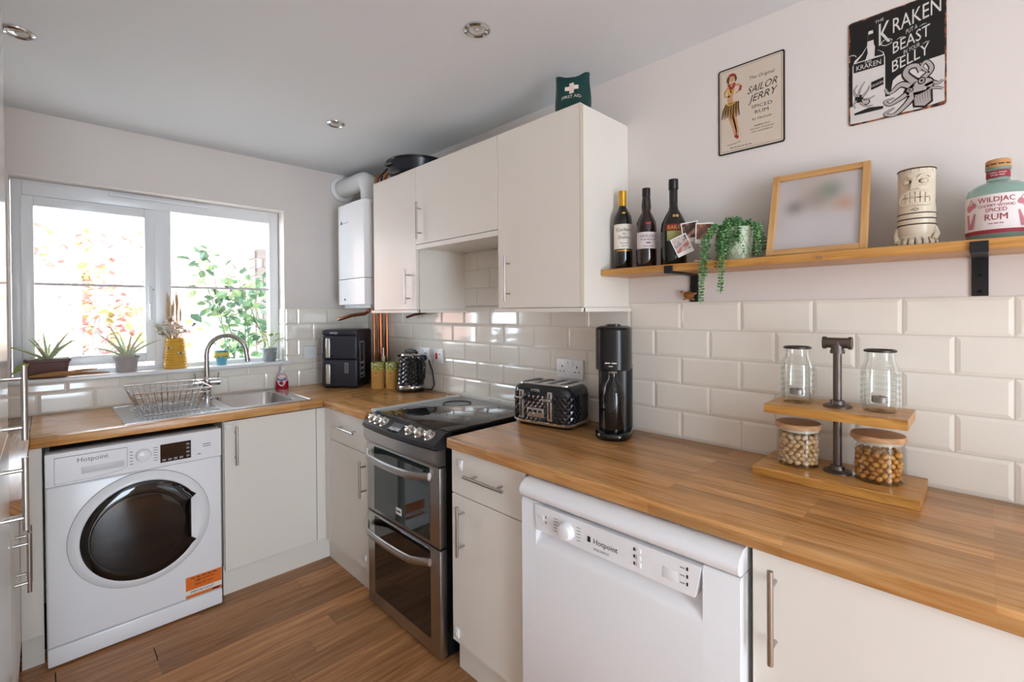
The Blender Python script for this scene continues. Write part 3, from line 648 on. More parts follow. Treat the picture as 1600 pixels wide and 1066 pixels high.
# corner fillers between square cut-out and rounded bowl
for (cx_, cy_, sx_, sy_) in ((hx1-.004, hy1-.004, 1, 1), (hx0+.004, hy1-.004, -1, 1), (hx0+.004, hy0+.004, -1, -1), (hx1-.004, hy0+.004, 1, -1)):
    c0 = (cx_, cy_, SZ); arc = [(cx_-sx_*.05+sx_*.05*math.cos(PI/2*i/6), cy_-sy_*.05+sy_*.05*math.sin(PI/2*i/6), SZ) for i in range(7)]
    g.add([c0]+arc, [(0, i+1, i+2) for i in range(6)])
bm_ = obj('sink_bowl', g, INOX, t)
g = G(); g.lathe([(.028, 0), (.03, .002), (.022, .003), (0, .001)], 24, c=(-.87, -.30, .766)); obj('drain_waste', g, CHROME, t)
g = G()
for i in range(9): g.box(-1.40, -1.08, -.50+i*.045, -.488+i*.045, SZ-.0005, SZ+.003, .0015, 1)
obj('drainer_ridges', g, INOX, t)
tp = thing('kitchen_tap', 'chrome swan-neck mixer tap behind the sink', 'tap', (-1.06, -.14, SZ))
g = G(); g.lathe([(.027, 0), (.027, .006), (.021, .012), (.021, .075), (.024, .08), (.024, .112), (.016, .118), (.014, .13)], 24, c=(-1.06, -.14, SZ)); obj('tap_body', g, CHROME, tp)
g = G(); pts = [(-1.06, -.14, 1.03), (-1.06, -.14, 1.10), (-1.06, -.14, 1.165)]
cxx = .098; 
for i in range(1, 15):
    a = PI*i/14; pts.append((-1.06+(cxx-cxx*math.cos(a))*.90, -.14-(cxx-cxx*math.cos(a))*.44, 1.165+cxx*1.05*math.sin(a)))
pts.append((pts[-1][0]+.004, pts[-1][1]-.002, 1.135)); g.tube(pts, .0125, 12); g.cyl(pts[-1], (pts[-1][0]+.001, pts[-1][1], 1.118), .0145, n=14); obj('spout', g, STEEL, tp)
for s_ in (-1, 1):
    g = G(); g.cyl((-1.06, -.14, 1.01), (-1.06+s_*.062, -.14-s_*.012, 1.01), .019, .021, 18); hd = obj('tap_handle', g, CHROME, tp)
    g = G(); g.cyl((-1.06+s_*.05, -.14-s_*.01, 1.02), (-1.06+s_*.056, -.14-s_*.01, 1.062), .004, n=8); obj('lever', g, CHROME, hd)
t = thing('dish_rack', 'empty chrome wire dish rack on the drainer', 'dish rack', (-1.3, -.37, SZ))
rx0, rx1, ry0, ry1 = -1.425, -1.125, -.55, -.20
bx0, bx1, by0, by1 = -1.385, -1.165, -.51, -.24
zt_, zb_ = 1.035, .928
g = G(); g.tube([(rx0, ry0, zt_), (rx1, ry0, zt_), (rx1, ry1, zt_), (rx0, ry1, zt_)], .0035, 8, closed=True); g.tube([(rx0+.008, ry0+.008, zt_-.02), (rx1-.008, ry0+.008, zt_-.02), (rx1-.008, ry1-.008, zt_-.02), (rx0+.008, ry1-.008, zt_-.02)], .002, 6, closed=True); obj('top_rim', g, CHROME, t)
g = G(); g.tube([(bx0, by0, zb_), (bx1, by0, zb_), (bx1, by1, zb_), (bx0, by1, zb_)], .003, 8, closed=True)
for x in (bx0+.02, bx1-.02):
    for y in (by0+.02, by1-.02): g.cyl((x, y, SZ+.0005), (x, y, zb_), .004, n=8)
obj('base_frame', g, CHROME, t)
for i in range(13):
    f_ = i/12; g = G(); xa = rx0+(rx1-rx0)*f_; xb = bx0+(bx1-bx0)*f_
    g.tube([(xa, ry0, zt_), (xb, by0, zb_), (xb, (by0+by1)/2-.03, zb_), (xb, (by0+by1)/2, zb_+.03), (xb, (by0+by1)/2+.03, zb_), (xb, by1, zb_), (xa, ry1, zt_)], .0018, 6); obj('wire', g, CHROME, t)
for s_, xx, xb in ((0, rx0, bx0), (1, rx1, bx1)):
    for i in range(5):
        f_ = i/4; g = G(); g.cyl((xx, ry0+(ry1-ry0)*f_, zt_), (xb, by0+(by1-by0)*f_, zb_), .0018, n=6); obj('wire', g, CHROME, t)
# soap
t = thing('soap_bottle', 'hand soap pump bottle with red base on the worktop corner', 'soap bottle', (-.635, -.06, .91))
g = G(); prof = [(.0, 0), (.92, 0), (1, .06), (.97, .35), (.8, .62), (.55, .74), (.3, .78)]
def sop(z0, z1, a, b, r): pass
g.lathe([(r*.036, z*.13) for r, z in prof], 28, sx=1, sy=.62); o = obj('body', g, mat('soap_clear', '#d9b7bb', .12), t, world=False)
g = G(); g.lathe([(.0362, .001), (.0368, .008), (.0362, .05), (.0358, .052)], 28, sx=1, sy=.63); obj('red_soap', g, mat('soap_red', '#b3122e', .15), t, world=False)
g = G(); g.lathe([(.012, .10), (.014, .102), (.014, .118), (.007, .12), (.006, .138), (.009, .139), (.009, .148), (0, .149)], 18); g.box(-.006, .006, -.03, 0, .139, .147, .002); obj('pump', g, mat('pump_pale', '#eddfe4', .3), t, world=False)
g = G(); n = 26
def onsoap(a, b): return (a, -.0372*.63*math.sqrt(max(0, 1-(a/.0372)**2))-.0012, b)
g.add([onsoap(.024*math.cos(2*PI*i/n), .058+.036*math.sin(2*PI*i/n)) for i in range(n)], [tuple(range(n))]); obj('label_oval', g, mat('label_pink', '#f2d7dc', .5), t, world=False, smooth=0)
g = G(); g.add([tuple(Vector(onsoap(.025*math.cos(2*PI*i/n), .066+.0105*math.sin(2*PI*i/n)))-Vector((0, .0008, 0))) for i in range(n)], [tuple(range(n))]); lb = obj('logo_oval', g, mat('logo_blue', '#1d2f7a', .5), t, world=False, smooth=0)
g = G(); text(g, 'Carex', .014, None, None, None, fn=lambda a, b: tuple(Vector(onsoap(a, .062+b))-Vector((0, .0016, 0)))); obj('lettering', g, PAPER, lb, world=False, smooth=0)
t.rotation_euler = (0, 0, -.45)

# ================================================================== BOILER AND PIPES
t = thing('boiler', 'white wall-hung gas boiler beside the wall cabinet', 'boiler', (-.17, -.4, 1.43))
by0_, by1_, bz0, bz1 = -.582, -.195, 1.43, 2.075
poly = [(-.002, by0_), (-.330, by0_), (-.336, by0_+.006)]+[(-.336-.006*math.sin(PI*i/8), by0_+.01+(by1_-by0_-.05)*i/8) for i in range(0, 9)]+[(-.325, by1_-.012), (-.305, by1_), (-.002, by1_)]
fnb = lambda a, b, h: (a, b, h)
g = G(); g.prism(poly, 1.605, bz1, fnb); obj('upper_case', g, APPL, t, smooth=40)
g = G(); g.prism(poly, bz0+.012, 1.601, fnb); lo = obj('lower_case', g, APPL, t, smooth=40)
g = G(); g.box(-.29, -.01, by0_+.02, by1_-.02, bz0-.01, bz0+.02); obj('base_tray', g, mat('boiler_grey', '#cfd0d2', .4), t)
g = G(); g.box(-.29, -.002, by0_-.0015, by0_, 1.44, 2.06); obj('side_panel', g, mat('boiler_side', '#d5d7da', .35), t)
g = G(); g.lathe([(.006, 0), (.006, .004), (0, .004)], 14); g.xf(Matrix.Translation((-.340, -.33, 1.475)) @ Matrix.Rotation(-PI/2, 4, 'Y')); obj('status_light', g, INK, lo)
g = G(); text(g, '#3', .010, (-.3432, -.352, 1.955), (0, -1, 0), (0, 0, 1)); g.prism([(-.272, 1.955), (-.285, 1.975), (-.298, 1.955)], -.3432, -.338, lambda a, b, h: (h, a, b)); obj('lettering', g, INKG, t, smooth=0)
g = G(); g.tube([(-.2, -.40, 2.06), (-.2, -.40, 2.13), (-.2, -.395, 2.19), (-.2, -.37, 2.235), (-.2, -.325, 2.255), (-.2, -.26, 2.258), (-.2, 0, 2.258)], .058, 22); fl = obj('flue_elbow', g, WHITE, t)
g = G()
for z in (2.085, 2.10, 2.115): g.lathe([(.058, -.004), (.0625, 0), (.058, .004)], 24, c=(-.2, -.40, z))
obj('flue_collar', g, WHITE, fl)
g = G(); g.lathe([(.06, 0), (.088, 0), (.085, .012), (.07, .02), (.06, .02)], 28); g.xf(Matrix.Translation((-.2, -.001, 2.258)) @ Matrix.Rotation(PI/2, 4, 'X')); obj('flue_rose', g, WHITE, fl)
g = G(); g.ball((-.262, -.36, 2.095), (.02, .022, .018)); obj('test_cap', g, WHITE, fl)
for i, (x, y) in enumerate(((-.035, -.135), (-.03, -.185), (-.04, -.235), (-.03, -.29), (-.05, -.335))):
    g = G(); g.tube([(x, y, 1.425), (x, y, .912)], .0085 if i != 2 else .011, 10); g.cyl((x, y, 1.385), (x, y, 1.425), .014, n=12)
    o = obj('copper_pipe', g, COPPER); tag(o, 'copper boiler pipe running down the tiled corner', 'pipe', 'copper pipes under the boiler')
g = G(); g.tube([(-.27, -.50, 1.435), (-.27, -.50, 1.40), (-.28, -.47, 1.385), (-.33, -.40, 1.375), (-.37, -.34, 1.355), (-.375, -.31, 1.35)], .011, 10); o = obj('condensate_pipe', g, mat('dark_copper', '#7a4a36', .35, 1)); tag(o, 'bent dark copper pipe stub under the boiler', 'pipe')
g = G(); g.tube([(-.05, -.80, 1.39), (-.05, -.66, 1.375), (-.06, -.60, 1.36)], .008, 8); o = obj('gas_pipe', g, mat('dark_copper', '#7a4a36', .35, 1)); tag(o, 'thin dark pipe running along beneath the wall cabinet', 'pipe')
for i, (x, y, z1) in enumerate(((-.275, -.62, 2.22), (-.225, -.632, 2.24), (-.15, -.645, 2.20))):
    g = G(); g.tube([(x, y, 1.45), (x, y, z1-.04), (x+.01, y-.004, z1-.01), (x+.022, y-.008, z1)], .010, 10); o = obj('copper_pipe', g, COPPER); tag(o, 'copper pipe rising between boiler and wall cabinet', 'pipe', 'copper pipes beside the boiler')
g = G(); g.tube([(-.29, -.70, 2.15), (-.285, -.705, 2.20), (-.25, -.70, 2.24), (-.17, -.70, 2.25), (-.10, -.69, 2.20)], .006, 8); o = obj('boiler_cable', g, mat('cable_dark', '#3a2a22', .6)); tag(o, 'dark looped cable above the boiler pipes', 'cable')

# ================================================================== THINGS ON THE CABINETS
t = thing('roasting_pan', 'round black lidded pan on top of the wall cabinets', 'pan', (-.19, -.93, 2.1435))
g = G(); g.lathe([(.0, 0), (.125, 0), (.155, .02), (.168, .075), (.165, .075), (.15, .02), (.0, .006)], 40); obj('pan_body', g, mat('pan_enamel', '#23242b', .25), t, world=False)
g = G(); g.lathe([(.172, .075), (.175, .082), (.165, .090), (.13, .098), (.0, .106)], 40); ld = obj('lid', g, mat('pan_lid', '#15171a', .2), t, world=False)
for s_ in (-1, 1):
    g = G(); g.tube([(s_*.03-.155, -.04, .05), (-.185, -.03, .05), (-.185, .03, .05), (-.155, .04, .05)] if s_ < 0 else [(.155, -.04, .05), (.185, -.03, .05), (.185, .03, .05), (.155, .04, .05)], .007, 8); obj('side_handle', g, BLACK, t, world=False)
t = thing('first_aid_bag', 'dark green first aid pouch on top of the wall cabinet', 'bag', (-.268, -2.098, 2.1435), -1.1)
def baggeo():
    g = G(); nx, nz = 10, 8; vs = []; 
    for side in (1, -1):
        for j in range(nz+1):
            for i in range(nx+1):
                a = i/nx*2-1; b = j/nz; w = .066*(1+.04*math.sin(b*5)); z = b*.128+(.012*abs(a)**2 - .006*math.cos(a*4) if b > .8 else 0)*(b-.3)
                th = .030*(1-abs(a)**4)*(1-.55*b)+.004
                vs.append((a*w, -side*th + .004*math.sin(7*a+5*b), max(z, 0)))
    K = (nx+1)*(nz+1); fs = []
    for s_ in range(2):
        for j in range(nz):
            for i in range(nx):
                k = s_*K+j*(nx+1)+i; fs.append((k, k+1, k+nx+2, k+nx+1))
    for j in range(nz):
        for i in (0, nx):
            k = j*(nx+1)+i; fs.append((k, k+nx+1, K+k+nx+1, K+k))
    for i in range(nx):
        for j in (0, nz):
            k = j*(nx+1)+i; fs.append((k, k+1, K+k+1, K+k))
    g.add(vs, fs); return g
BAG = mat('bag_green', '#0e3b37', .35, bump=.15, bscale=30)
obj('pouch', baggeo(), BAG, t, world=False, smooth=60)
def onbag(a, b): 
    aa = a/.066; bb = b/.128; return (a, -(.030*(1-abs(aa)**4)*(1-.55*bb)+.004)+.004*math.sin(7*aa+5*bb)-.0022, b)
WP = mat('bag_print', '#efdcd0', .5)
g = G()
def patch(g, a0, a1, b0, b1, n=4):
    vs = []; fs = []
    for j in range(n+1):
        for i in range(n+1): vs.append(onbag(a0+(a1-a0)*i/n, b0+(b1-b0)*j/n))
    for j in range(n):
        for i in range(n): k = j*(n+1)+i; fs.append((k, k+1, k+n+2, k+n+1))
    g.add(vs, fs)
patch(g, -.009, .009, .062, .100); patch(g, -.026, -.009, .074, .090); patch(g, .009, .026, .074, .090); obj('white_cross', g, WP, t, world=False, smooth=0)
g = G(); text(g, 'FIRST AID', .0165, None, None, None, sx=1.05, fn=lambda a, b: onbag(a, .045+b-10*a*a*.6)); obj('lettering', g, WP, t, world=False, smooth=0)
g = G(); g.tube([(-.064, 0, .12), (-.03, -.004, .129), (0, 0, .122), (.03, .004, .127), (.064, 0, .135)], .003, 6); obj('zip_seam', g, BLACK, t, world=False)

# ================================================================== SOCKETS
def plate(name, label, cat, c, wdt, hgt, wall, parts):
    t = thing(name, label, cat, c); g = G()
    if wall == 'r': g.box(-.010, -.001, -wdt/2, wdt/2, -hgt/2, hgt/2, .003, 2)
    else: g.box(-wdt/2, wdt/2, -.010, -.001, -hgt/2, hgt/2, .003, 2)
    obj('face_plate', g, WHITE, t, world=False)
    for nm, a, b, wa, hb, m in parts:
        g = G()
        if wall == 'r': g.box(-.0135, -.009, -a-wa/2, -a+wa/2, b-hb/2, b+hb/2, .0008, 1)
        else: g.box(a-wa/2, a+wa/2, -.0135, -.009, b-hb/2, b+hb/2, .0008, 1)
        obj(nm, g, m, t, world=False)
PIN = [('pin_slot', s_*.042+dx, dz, w_, h_, INKG) for s_ in (-1, 1) for dx, dz, w_, h_ in ((0, .010, .004, .009), (-.011, -.012, .007, .004), (.011, -.012, .007, .004))]
plate('double_socket', 'white double socket on the tiles behind the toaster', 'socket', (-.008, -1.876, 1.130), .152, .088, 'r', [('rocker', -.014, .022, .011, .022, WHITE), ('rocker', .014, .022, .011, .022, WHITE)]+PIN)
plate('double_socket', 'white double socket on the tiles behind the kettle', 'socket', (-.008, -.70, 1.127), .15, .086, 'r', [('rocker', -.014, .022, .011, .022, WHITE), ('rocker', .014, .022, .011, .022, WHITE)]+PIN)
plate('cooker_switch', 'white cooker switch with red rocker on the tiles', 'switch', (-.008, -.871, 1.126), .098, .088, 'r', [('red_rocker', -.012, .0, .016, .036, mat('switch_red', '#c8202c', .3)), ('neon_lamp', .02, .012, .008, .008, mat('neon_dim', '#b87070', .3))])
plate('light_switch', 'white fused switch plate on the tiles beside the window', 'switch', (-.438, -.008, 1.130), .088, .082, 'w', [('rocker', 0, 0, .03, .026, WHITE)])

# ================================================================== AIR FRYER, CANISTERS, KETTLE
AF = mat('fryer_grey', '#3b3d45', .35, .3); AFB = mat('fryer_dark', '#1b1a22', .3)
ang = math.atan2(-.398+.23, -.296+.453)   # front edge direction
t = thing('air_fryer', 'dark grey two-drawer air fryer in the worktop corner', 'air fryer', (-.374, -.314, .91), ang)
Wd, Dp, Ht = .232, .27, .375
g = G(); g.box(-Wd/2, Wd/2, .012, Dp, .006, Ht, .018, 4); obj('housing', g, AFB, t, world=False)
g = G(); g.box(-Wd/2+.01, Wd/2-.01, .03, Dp-.02, 0, .008); obj('base_feet', g, BLACK, t, world=False)
for i, (z0, z1) in enumerate(((.012, .183), (.187, .335))):
    g = G(); g.box(-Wd/2, Wd/2-.004, -.003, .03, z0, z1, .010, 3); dr = obj('drawer', g, AF, t, world=False)
    g = G(); zc = (z0+z1)/2; g.box(-Wd/2+.045, -Wd/2+.073, -.045, -.032, zc-.062, zc+.062, .006, 3); hh = obj('drawer_handle', g, mat('handle_silver', '#d9d2c8', .25, .6), dr, world=False)
    g = G(); g.box(-Wd/2+.05, -Wd/2+.068, -.034, -.002, zc+.045, zc+.058, .002); g.box(-Wd/2+.05, -Wd/2+.068, -.034, -.002, zc-.058, zc-.045, .002); obj('handle_post', g, BLACK, hh, world=False)
g = G(); g.box(-Wd/2, Wd/2-.004, -.002, .03, .339, Ht-.002, .009, 3); tb = obj('top_band', g, AF, t, world=False)
g = G(); text(g, 'NINJA', .019, (-.035, -.0035, .347), (1, 0, 0), (0, 0, 1)); obj('lettering', g, PAPER, tb, world=False, smooth=0)
g = G(); g.box(Wd/2-.001, Wd/2+.002, .03, .115, .06, .30, .0008, 1); cpn = obj('control_panel', g, BLACKG, t, world=False)
g = G()
for a in ((.034, .111, .064, .067), (.034, .111, .293, .296), (.034, .037, .064, .296), (.108, .111, .064, .296)): g.box(Wd/2+.0018, Wd/2+.0026, a[0], a[1], a[2], a[3])
for i in range(3):
    for j in range(2): g.lathe([(.008, 0), (.008, .001), (0, .001)], 14, c=(0, 0, 0)); g.xf(Matrix.Translation((Wd/2+.0018, .058+j*.028, .09+i*.035)) @ Matrix.Rotation(PI/2, 4, 'Y'), len(g.v)-42)
obj('panel_markings', g, mat('marking_grey', '#b9b6b4', .4), cpn, world=False)
g = G(); g.box(Wd/2+.0018, Wd/2+.0026, .045, .10, .225, .285); obj('display', g, mat('lcd_blue', '#1f2b3c', .1), cpn, world=False)
g = G()
for k in range(7): text(g, '#2', .006, (.045, -.0038, .10+k*.010), (1, 0, 0), (0, 0, 1))
obj('guide_print', g, PAPER, t, world=False, smooth=0)
KR = mat('kraft_card', '#cf9a4f', .7, var=.06); FLR = None
def floral(name):
    m = bpy.data.materials.new(name); m.use_nodes = True; nt = m.node_tree; b = nt.nodes['Principled BSDF']; tc = nt.nodes.new('ShaderNodeTexCoord'); v = nt.nodes.new('ShaderNodeTexVoronoi'); v.inputs['Scale'].default_value = 120; nt.links.new(tc.outputs['Object'], v.inputs['Vector'])
    cr = nt.nodes.new('ShaderNodeValToRGB'); e = cr.color_ramp.elements; e[0].color = srgb('#5f7a2e'); e[1].color = srgb('#e8e2a8'); e.new(.35).color = srgb('#a7b348'); e.new(.6).color = srgb('#d9a63a'); e.new(.75).color = srgb('#4d6a34')
    sp = nt.nodes.new('ShaderNodeSeparateColor'); nt.links.new(v.outputs['Color'], sp.inputs[0]); nt.links.new(sp.outputs[0], cr.inputs[0]); nt.links.new(cr.outputs[0], b.inputs['Base Color']); b.inputs['Roughness'].default_value = .5; return m
FL_ = floral('floral_band')
for (x, y, lab, wd) in ((-.19, -.46, 'kraft card canister with floral lid next to the air fryer', 'Tea'), (-.13, -.535, 'kraft card canister with floral lid next to the kettle', 'Food')):
    t = thing('card_canister', lab, 'canister', (x, y, .91), 0, 'kraft card canisters'); r = .041
    g = G(); g.lathe([(r, 0), (r, .118), (r-.002, .118)], 32); obj('tube', g, KR, t, world=False)
    g = G(); g.lathe([(r+.001, .118), (r+.001, .162), (r-.001, .166), (0, .166)], 32); obj('floral_lid', g, FL_, t, world=False)
    g = G()
    for k, (s_, sz, zz) in enumerate((('#1', .009, .094), ('#2', .005, .070), ('#3', .004, .058), ('#2', .004, .040))):
        a0 = math.atan2(-.7, -.75); text(g, s_, sz, None, None, None, fn=lambda a, b, zz=zz: ((r+.0006)*math.cos(a0+a/r), (r+.0006)*math.sin(a0+a/r), zz+b))
    obj('lettering', g, mat('brown_ink', '#6b4420', .7), t, world=False, smooth=0)
t = thing('gas_lighter', 'slim pale green lighter standing behind the canisters', 'lighter', (-.085, -.345, .91))
g = G(); g.box(-.012, .012, -.009, .009, 0, .19, .004); obj('body', g, mat('lighter_cream', '#dfe0b6', .4), t, world=False)
g = G(); g.box(-.0125, .0125, -.0095, .0095, .10, .15, .003); obj('green_panel', g, mat('lighter_green', '#8fae5a', .4), t, world=False)
g = G(); g.cyl((0, 0, .19), (0, 0, .245), .005, n=10); obj('nozzle', g, STEEL, t, world=False)
# kettle with faceted body
KB = mat('kettle_black', '#16161b', .16, coat=.5)
t = thing('kettle', 'black diamond-textured kettle with chrome bands on the worktop', 'kettle', (-.105, -.712, .912), -1.05)
def diamond(g, prof, n, z0, z1, amp, rfun, sx=1, sy=1):
    rows = 14; vs = []; fs = []
    for i in range(rows+1):
        z = z0+(z1-z0)*i/rows
        for j in range(n):
            a = 2*PI*j/n; r = rfun(z)+(amp if (i+j) % 2 == 0 else -amp)*(0 if i in (0, rows) else 1); vs.append((r*sx*math.cos(a), r*sy*math.sin(a), z))
    for i in range(rows):
        for j in range(n):
            j2 = (j+1) % n
            if (i+j) % 2 == 0: fs += [(i*n+j, i*n+j2, (i+1)*n+j), (i*n+j2, (i+1)*n+j2, (i+1)*n+j)]
            else: fs += [(i*n+j, i*n+j2, (i+1)*n+j2), (i*n+j, (i+1)*n+j2, (i+1)*n+j)]
    g.add(vs, fs)
kr = lambda z: .079-.014*max(0, (z-.03)/.19)**1.5
g = G(); g.lathe([(.0, 0), (.083, 0), (.084, .012), (.08, .018), (0, .018)], 36); obj('power_base', g, BLACK, t, world=False)
g = G(); g.lathe([(.081, .018), (.083, .024), (.081, .034), (.079, .036), (.078, .02)], 36); obj('chrome_band', g, CHROME, t, world=False)
g = G(); diamond(g, None, 30, .034, .215, .0022, kr); obj('body', g, KB, t, world=False, smooth=0)
g = G(); g.lathe([(.064, .214), (.066, .218), (.063, .226), (.05, .232), (.046, .231)], 36); obj('chrome_rim', g, CHROME, t, world=False)
g = G(); g.lathe([(.05, .228), (.047, .236), (.03, .240), (0, .241)], 32); ld = obj('lid', g, BLACK, t, world=False)
g = G(); g.tube([(-.055, .02, .228), (-.04, .014, .246), (0, 0, .252), (.04, -.014, .246), (.055, -.02, .228)], .005, 8); obj('lid_loop', g, BLACK, ld, world=False)
g = G(); g.tube([(.055, -.03, .21), (.10, -.05, .20), (.118, -.06, .16), (.112, -.057, .09), (.08, -.04, .05)], [.011, .013, .013, .012, .010], 10); obj('handle', g, KB, t, world=False)
g = G(); g.prism([(-.075, .19), (-.105, .215), (-.06, .222)], -.016, .016, lambda a, b, h: (a, h+.028, b)); obj('spout', g, KB, t, world=False)
g = G(); g.box(-.014, .014, -.0855, -.083, .03, .042, .001); g.xf(Matrix.Rotation(.26, 4, 'Z')); obj('badge', g, CHROME, t, world=False)
g = G(); g.tube([(-.04, -.775, .918), (-.02, -.81, .917), (-.015, -.83, .95), (-.018, -.815, 1.03), (-.014, -.77, 1.10), (-.022, -.735, 1.115)], .004, 8); kc = obj('power_cord', g, BLACK, t)
g = G(); g.box(-.045, -.021, -.76, -.715, 1.09, 1.125, .006); obj('mains_plug', g, BLACK, kc)

# ================================================================== TOASTER
ta = math.atan2(-.232+.291, -(-2.033+1.744))   # slight turn
t = thing('toaster', 'black four-slice toaster with diamond texture and chrome trim', 'toaster', (-.148, -1.878, .91), ta*.8)
Wt, Dt, Ht = .290, .19, .178     # along local -Y, depth along X (front at -X)
def rbox_ring(hx, hy, r, z, n=6): return [(x, y, z) for x, y in rr(-hx, hx, -hy, hy, r, n)]
def loft(g, rings, capb=True, capt=True, mi=0):
    k = len(rings[0]); base = len(g.v)
    for R_ in rings: g.v += R_
    for i in range(len(rings)-1):
        for j in range(k): g.f.append((base+i*k+j, base+i*k+(j+1) % k, base+(i+1)*k+(j+1) % k, base+(i+1)*k+j)); g.m.append(mi)
    if capb: g.f.append(tuple(base+j for j in reversed(range(k)))); g.m.append(mi)
    if capt: g.f.append(tuple(base+(len(rings)-1)*k+j for j in range(k))); g.m.append(mi)
hx, hy = Dt/2, Wt/2
g = G(); loft(g, [rbox_ring(hx-.012, hy-.012, .035, .004), rbox_ring(hx-.006, hy-.006, .04, .012)]); g.box(-hx+.03, hx-.03, -hy+.03, hy-.03, 0, .006); obj('base', g, BLACK, t, world=False)
g = G(); loft(g, [rbox_ring(hx+.001, hy+.001, .04, .012), rbox_ring(hx+.002, hy+.002, .04, .020), rbox_ring(hx-.002, hy-.002, .04, .024)]); obj('chrome_skirt', g, CHROME, t, world=False)
# diamond quilted body
g = G(); rows = 9; per = rr(-hx, hx, -hy, hy, .045, 9)
def resample(P_, m_):
    P_ = P_+[P_[0]]; d_ = [0]
    for a, b in zip(P_, P_[1:]): d_.append(d_[-1]+math.dist(a, b))
    out = []; j = 0
    for i in range(m_):
        s_ = d_[-1]*i/m_
        while d_[j+1] < s_: j += 1
        f_ = (s_-d_[j])/max(1e-9, d_[j+1]-d_[j]); out.append((P_[j][0]+(P_[j+1][0]-P_[j][0])*f_, P_[j][1]+(P_[j+1][1]-P_[j][1])*f_))
    return out
m_ = 80; PR = resample(per, m_); vs = []; fs = []
for i in range(rows+1):
    z = .024+(.142-.024)*i/rows
    for j in range(m_):
        a = PR[j]; b = PR[(j+1) % m_]; q = a; l = math.hypot(*q); s_ = (1+(.022 if (j+i) % 2 else -.016)*(0 if i in (0, rows) else 1)*.09/l); vs.append((q[0]*s_, q[1]*s_, z))
for i in range(rows):
    for j in range(m_):
        j2 = (j+1) % m_
        if (i+j) % 2 == 0: fs += [(i*m_+j, i*m_+j2, (i+1)*m_+j), (i*m_+j2, (i+1)*m_+j2, (i+1)*m_+j)]
        else: fs += [(i*m_+j, i*m_+j2, (i+1)*m_+j2), (i*m_+j, (i+1)*m_+j2, (i+1)*m_+j)]
g.add(vs, fs); obj('body', g, KB, t, world=False, smooth=0)
g = G(); loft(g, [rbox_ring(hx, hy, .045, .142), rbox_ring(hx-.002, hy-.002, .045, .155), rbox_ring(hx-.012, hy-.012, .04, .168), rbox_ring(hx-.022, hy-.022, .035, .173)]); obj('shoulder', g, mat('toaster_gloss', '#1d2126', .12, coat=.4), t, world=False, smooth=60)
g = G(); loft(g, [rbox_ring(hx-.02, hy-.02, .03, .170), rbox_ring(hx-.021, hy-.021, .03, .1765), rbox_ring(hx-.027, hy-.027, .026, .178)]); tpl = obj('top_plate', g, CHROME, t, world=False)
for i in range(4):
    yy = -.093+i*.062; g = G(); g.box(-.062, .062, yy-.014, yy+.014, .1782, .1788); obj('bread_slot', g, BLACK, tpl, world=False)
for i, yy in enumerate((.088, -.052)):
    g = G(); g.box(-hx-.006, -hx+.004, yy-.011, yy+.011, .03, .150, .003, 2); tr_ = obj('lever_track', g, mat('track_silver', '#c9c0b8', .25, .8), t, world=False)
    g = G(); g.box(-hx-.0066, -hx-.005, yy-.0025, yy+.0025, .04, .142); obj('slot', g, BLACK, tr_, world=False)
    g = G(); g.box(-hx-.030, -hx-.012, yy-.022, yy+.022, .112, .124, .004); g.box(-hx-.014, -hx-.005, yy-.004, yy+.004, .114, .122); obj('lever', g, CHROME, tr_, world=False)
g = G(); g.box(-hx-.005, -hx+.003, -.024, .06, .040, .078, .003, 2); g2 = obj('control_plate', g, MATS['track_silver'], t, world=False)
for i in range(3):
    g = G(); g.box(-hx-.0075, -hx-.004, .043-i*.025-.008, .043-i*.025+.008, .060, .070, .0015); obj('button', g, BLACK, g2, world=False)
g = G(); g.lathe([(.011, 0), (.010, .010), (0, .010)], 18); g.xf(Matrix.Translation((-hx-.004, .035, .052)) @ Matrix.Rotation(-PI/2, 4, 'Y')); obj('browning_dial', g, CHROME, g2, world=False)
g = G(); g.box(-hx-.0035, -hx+.002, -.0, .04, .146, .157, .001); bd = obj('badge', g, CHROME, t, world=False)
g = G(); text(g, '#2', .006, (-hx-.0038, .02, .1487), (0, -1, 0), (0, 0, 1)); obj('lettering', g, INK, bd, world=False, smooth=0)

# ================================================================== SODA MAKER
t = thing('soda_maker', 'black sparkling water maker standing beside the toaster', 'soda maker', (-.137, -2.188, .91), math.radians(-64)); t.scale = (1.12, 1.05, 1)
# local: front faces -Y
SB = mat('soda_black', '#141315', .28); SBG = mat('soda_gloss', '#0d0b0b', .08, coat=.4)
def oval(hx, hy, z, n=28, y0=0, p=2.6):
    out = []
    for i in range(n):
        a = 2*PI*i/n; c, s_ = math.cos(a), math.sin(a); out.append((math.copysign(abs(c)**(2/p), c)*hx, y0+math.copysign(abs(s_)**(2/p), s_)*hy, z))
    return out
g = G(); loft(g, [oval(.060, .092, 0), oval(.062, .095, .006), oval(.062, .095, .022), oval(.058, .09, .027)]); obj('base', g, SBG, t, world=False, smooth=50)
g = G(); loft(g, [oval(.058, .045, .02, y0=.045), oval(.059, .046, .27, y0=.045)]); obj('rear_column', g, SB, t, world=False, smooth=50)
rings = []
for i in range(25):
    z = .262+i*.0062; rings.append(oval(.0605-(.0012 if i % 2 else 0), .088-(.0012 if i % 2 else 0), z, 36))
rings = [oval(.056, .083, .258, 36)]+rings+[oval(.058, .084, .418, 36), oval(.045, .07, .423, 36)]
g = G(); loft(g, rings); hd = obj('ribbed_head', g, SB, t, world=False, smooth=25)
g = G(); loft(g, [oval(.026, .030, .423, y0=-.01), oval(.026, .030, .429, y0=-.01), oval(.022, .026, .431, y0=-.01)]); obj('push_button', g, SBG, hd, world=False)
